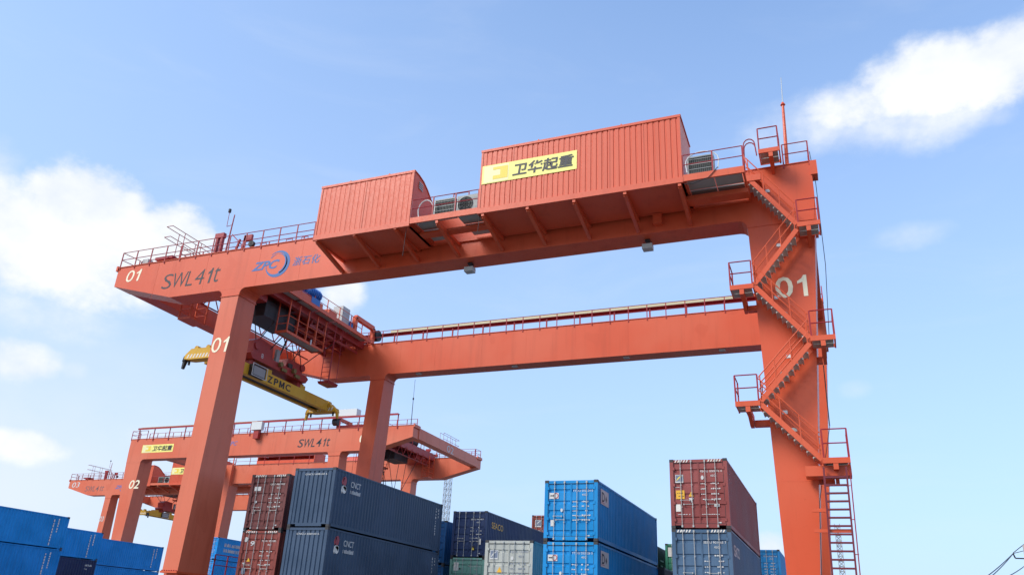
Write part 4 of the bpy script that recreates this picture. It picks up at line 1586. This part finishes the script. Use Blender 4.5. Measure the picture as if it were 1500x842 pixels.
# --- D: navy container over mint green
xD, yD = -23.84, 48.85
foot(xD, yD, L40, HC, 'mint')
c = container('mint green container under the navy one with orange lettering', xD, yD, HC + G, L40, HC, 'mint', 'door', True)
door_print(c, HC, 'MGLU 440218 3', '45G1', rows=3, seed=31)
sticker(c, .28, HC * .72, .34, .5, M['stripe'])
flat([disc(.72, HC * .76, .06)], (0, .014, 0), FD, UZ, M['kmark'], c, 'sticker')
c = container('navy container with orange lettering on its side, left of the light grey one', xD, yD, 2 * (HC + G), L40, HC, 'deepnavy', 'door', True)
door_print(c, HC, 'SEGU 465807', '45G1', rows=5, seed=32)
lettering('SEACO', (CW - .010, .9, HC - .98), (0, 1, 0), UZ, 2.0, .40, M['ylw'], c, 0, .004)
sticker(c, 1.42, HC * .14, .27, .3, M['kmark'], .016)
warn_tri(c, 1.555, HC * .155, .2, M['signd'], True, .012)
sticker(c, 1.98, HC * .27, .12, .36, M['stripe'])

# --- E: light grey container
xE, yE = -15.9, 36.3
foot(xE, yE, L40, ST, 'pale')
c = container('light grey container with swoosh logo and yellow stickers, left of the bright blue stack', xE, yE, ST + G, L40, HC, 'pale', 'door', True)
swoosh(c, .26, HC * .70, .42)
door_print(c, HC, 'HJLU 120540', '45G1', M['gsq'], rows=4, seed=41)
warn_tri(c, .78, HC * .50, .28, M['ylw'])
sticker(c, .30, HC * .27, .30, .30, M['signp'])
warn_tri(c, .80, HC * .28, .2, M['wmark'], False)
flat([disc(1.4, HC * .72, .07, .09, 12)], (0, .014, 0), FD, UZ, M['wmark'], c, 'sticker')

# --- F: blue pair squeezed behind the leaf-emblem stack
xF, yF = -27.85, 51.1
foot(xF, yF, L40, ST, 'seablue')
for k in (0, 1):
    c = container(('lower deep blue container in the gap behind the leaf-emblem stack', 'upper deep blue container in the gap behind the leaf-emblem stack')[k], xF, yF, ST + G + k * (HC + G), L40, HC, 'seablue', 'door', False, 'deep blue containers in the gap')
    door_print(c, HC, 'BMOU 412603 5', '45G1', M['lblue'], rows=5, seed=50 + k)

# --- G: red-brown one far behind, over dark slate ones
xG, yG = -25.9, 69.3
foot(xG, yG, L40, HC, 'slate', 1)
foot(xG, yG, L40, HC, 'slate', 1, HC + G)
c = container('dark slate container under the small red-brown one behind the light grey container', xG, yG, 2 * (HC + G), L40, HC, 'slate', 'end', False)
c = container('red-brown container with white square logo peeping out left of the bright blue stack', xG, yG, 3 * (HC + G), L40, ST, 'redbrown', 'door', False)
swoosh(c, .32, ST * .60, .62)
dashes(c, [(.25, ST * .46, .8, .09)], .014, M['wmark'], seed=61)
flat([disc(.52, ST * .12, .18, .16, 12)], (0, .014, 0), FD, UZ, M['wmark'], c, 'sticker')

# --- H, K: containers in the row behind the bright blue pair
c_h = -12.09
foot(-15.05, 51.5, L40, ST, 'blackgreen', 2)
c = container('black-green container showing a sliver of its side right of the bright blue stack', -15.05, 51.5, 2 * (ST + G), L40, ST, 'blackgreen', 'door', False)
dashes(c, [(9.6, ST * .62, 1.2, .12), (9.6, ST * .48, 1.0, .12)], 0, M['wmark'], 'small_print', 3, CW - .010)
foot(-11.74, 46.15, L40, ST, 'darkgrey')
c = container('dark grey container low behind the bright blue stack, left of the maroon stack', -11.74, 46.15, ST + G, L40, ST, 'darkgrey', 'door', False)
foot(-11.75, 58.7, L40, ST, 'green', 2)
c = container('green container with white patch between the bright blue and maroon stacks', -11.75, 58.7, 2 * (ST + G), L40, ST, 'green', 'door', False)
sticker(c, .2, ST * .66, 1.5, .62, M['stripe'])
sticker(c, .9, ST * .3, .9, .08, M['wmark'])

# --- I: blue container by the right leg
foot(-6.66, 62.0, L40, ST, 'sky', 2)
c = container('blue container behind the maroon stack, beside the right leg of crane 01', -6.66, 62.0, 2 * (ST + G), L40, ST, 'sky', 'door', False)
door_print(c, ST, 'YTDU 530274 8', '45G1', rows=5, seed=71)

# --- J: blue stack between the left leg and the brown stack
xJ, yJ = -72.3, 79.3
foot(xJ, yJ, L40, ST, 'sky', 2)
for k in (2, 3):
    c = container(('blue container under the one with white block letters, right of the left leg', 'blue container with white block letters on its side, right of the left leg')[k - 2], xJ, yJ, k * (ST + G), L40, ST, 'royal', 'door', False, 'blue containers right of the left leg')
    door_print(c, ST, 'CXDU 230117 5', '45G1', rows=5, seed=80 + k)
    if k == 3:
        dashes(c, [(1.2, ST * .62, 3.4, .42), (1.2, ST * .38, 3.2, .42)], 0, M['wmark'], 'block_letters', 5, CW - .008)

# --- L: stacks on the far left
def side_lines(c, L, H, seed, long=True):
    rr = random.Random(seed)
    xf = CW - .010
    b = MB()
    for yy, zz0, zz1 in ((L - 1.35, H * .12, H * .86), (L - .95, H * .5, H * .9)):
        z = zz1
        while z > zz0:
            d = rr.uniform(.08, .2)
            b.add([(xf, yy, z), (xf, yy + .10, z), (xf, yy + .10, z - d), (xf, yy, z - d)], [(0, 1, 2, 3)])
            z -= d + rr.uniform(.03, .09)
    b.build('small_print', M['stripe'], c)['kind'] = 'stuff'


xL1, yL1 = -56.84 - CW, 35.08
foot(xL1, yL1, L40, HC, 'cobalt')
c = container('blue container under the highest one at the left edge', xL1, yL1, HC + G, L40, HC, 'cobalt', 'end', False, 'blue containers at the left edge')
side_lines(c, L40, HC, 1)
c = container('blue container at the left edge, the highest of the blue ones there', xL1, yL1, 2 * (HC + G), L40, LO, 'royal', 'end', False, 'blue containers at the left edge')
side_lines(c, L40, LO, 2)
xL3, yL3 = -64.18 - CW, 45.2
foot(xL3, yL3, L40, HC, 'ink')
c = container('dark navy container at lower left, between brighter blue ones', xL3, yL3, HC + G, L40, HC, 'ink', 'end', False)
dashes(c, [(11.0, HC * .80, .8, .18), (11.0, HC * .70, .3, .12), (10.9, HC * .36, .5, .14)], 0, M['wmark'], 'small_print', 9, CW - .010)
c = container('blue container above the dark navy one at lower left', xL3, yL3, 2 * (HC + G), L40, LO, 'royal', 'end', False)
side_lines(c, L40, LO, 3)
xL5, yL5 = -70.42 - CW, 59.3
foot(xL5, yL5, L40, HC, 'cobalt')
c = container('blue container below the long one left of the left leg', xL5, yL5, HC + G, L40, HC, 'cobalt', 'end', False)
c = container('long blue container just left of the left leg of crane 01', xL5, yL5, 2 * (HC + G), L40, ST, 'cobalt', 'end', False)
side_lines(c, L40, ST, 4)


# ------------------------------------------------------------------ masts, pole, wires
def lattice_mast(label, x, y, h, w):
    root = thing('lattice_mast', label, 'mast', (x, y, 0))
    b = MB()
    for sx in (-1, 1):
        for sy in (-1, 1):
            b.tube((sx * w / 2, sy * w / 2, 0), (sx * w / 2, sy * w / 2, h), .06, 5)
    b.build('corner_post', M['steel'], root)
    d = MB()
    n = int(h / w)
    for i in range(n):
        z0, z1 = i * w, (i + 1) * w
        for (ax, ay), (bx, by) in (((-1, -1), (1, -1)), ((1, -1), (1, 1)), ((1, 1), (-1, 1)), ((-1, 1), (-1, -1))):
            p, q = (ax * w / 2, ay * w / 2), (bx * w / 2, by * w / 2)
            d.tube((*p, z0), (*q, z1), .032, 4)
            d.tube((*p, z1), (*q, z0), .032, 4)
            d.tube((*p, z0), (*q, z0), .032, 4)
    d.build('bracing', M['steel'], root)
    return root


lattice_mast('grey lattice mast rising behind the leaf-emblem stack, under crane 02', -60.0, 120.0, 25.0, .95)
lattice_mast('thin grey lattice mast seen through the ladder of the right leg', -.35, 110.0, 15.8, .6)

pole = thing('utility_pole', 'grey utility pole with bracket at the lower right corner', 'utility pole', (12.38, 70.0, 0))
MB().tube((0, 0, 0), (0, 0, 9.1), .17, 10, .12).build('pole', M['tread'], pole)
br = MB()
br.path([(-.81, 0, 8.5), (-.72, 0, 8.17), (0, 0, 8.15)], .05)
br.tube((-.81, 0, 8.5), (0, 0, 8.72), .025)
br.build('bracket', M['dark'], pole)
WIRES = (((12.38, 70, 9.15), (11.57, 70, 8.53), 'upper overhead wire, running from the pole top to its bracket'),
         ((11.57, 70, 8.5), (6.79, 50, 5.39), 'overhead wire leaving the pole bracket, left one of the pair'),
         ((11.57, 70, 8.48), (7.01, 50, 5.40), 'overhead wire leaving the pole bracket, right one of the pair'),
         ((12.5, 70.2, 7.9), (7.73, 50, 5.41), 'lowest overhead wire at the lower right corner'))
for k, (a, c_, lab) in enumerate(WIRES):
    p, q = Vector(a), Vector(c_)
    q2 = q if k == 0 else p + (q - p) * 1.5
    pts = []
    for i in range(13):
        t = i / 12
        w_ = p.lerp(q2, t)
        if k:
            w_.z -= .12 * math.sin(math.pi * t)
        pts.append(w_)
    tag(MB().path(pts, .028, 5).build('overhead_wire', M['rope']), lab, 'wire', 'overhead wires at the lower right corner')
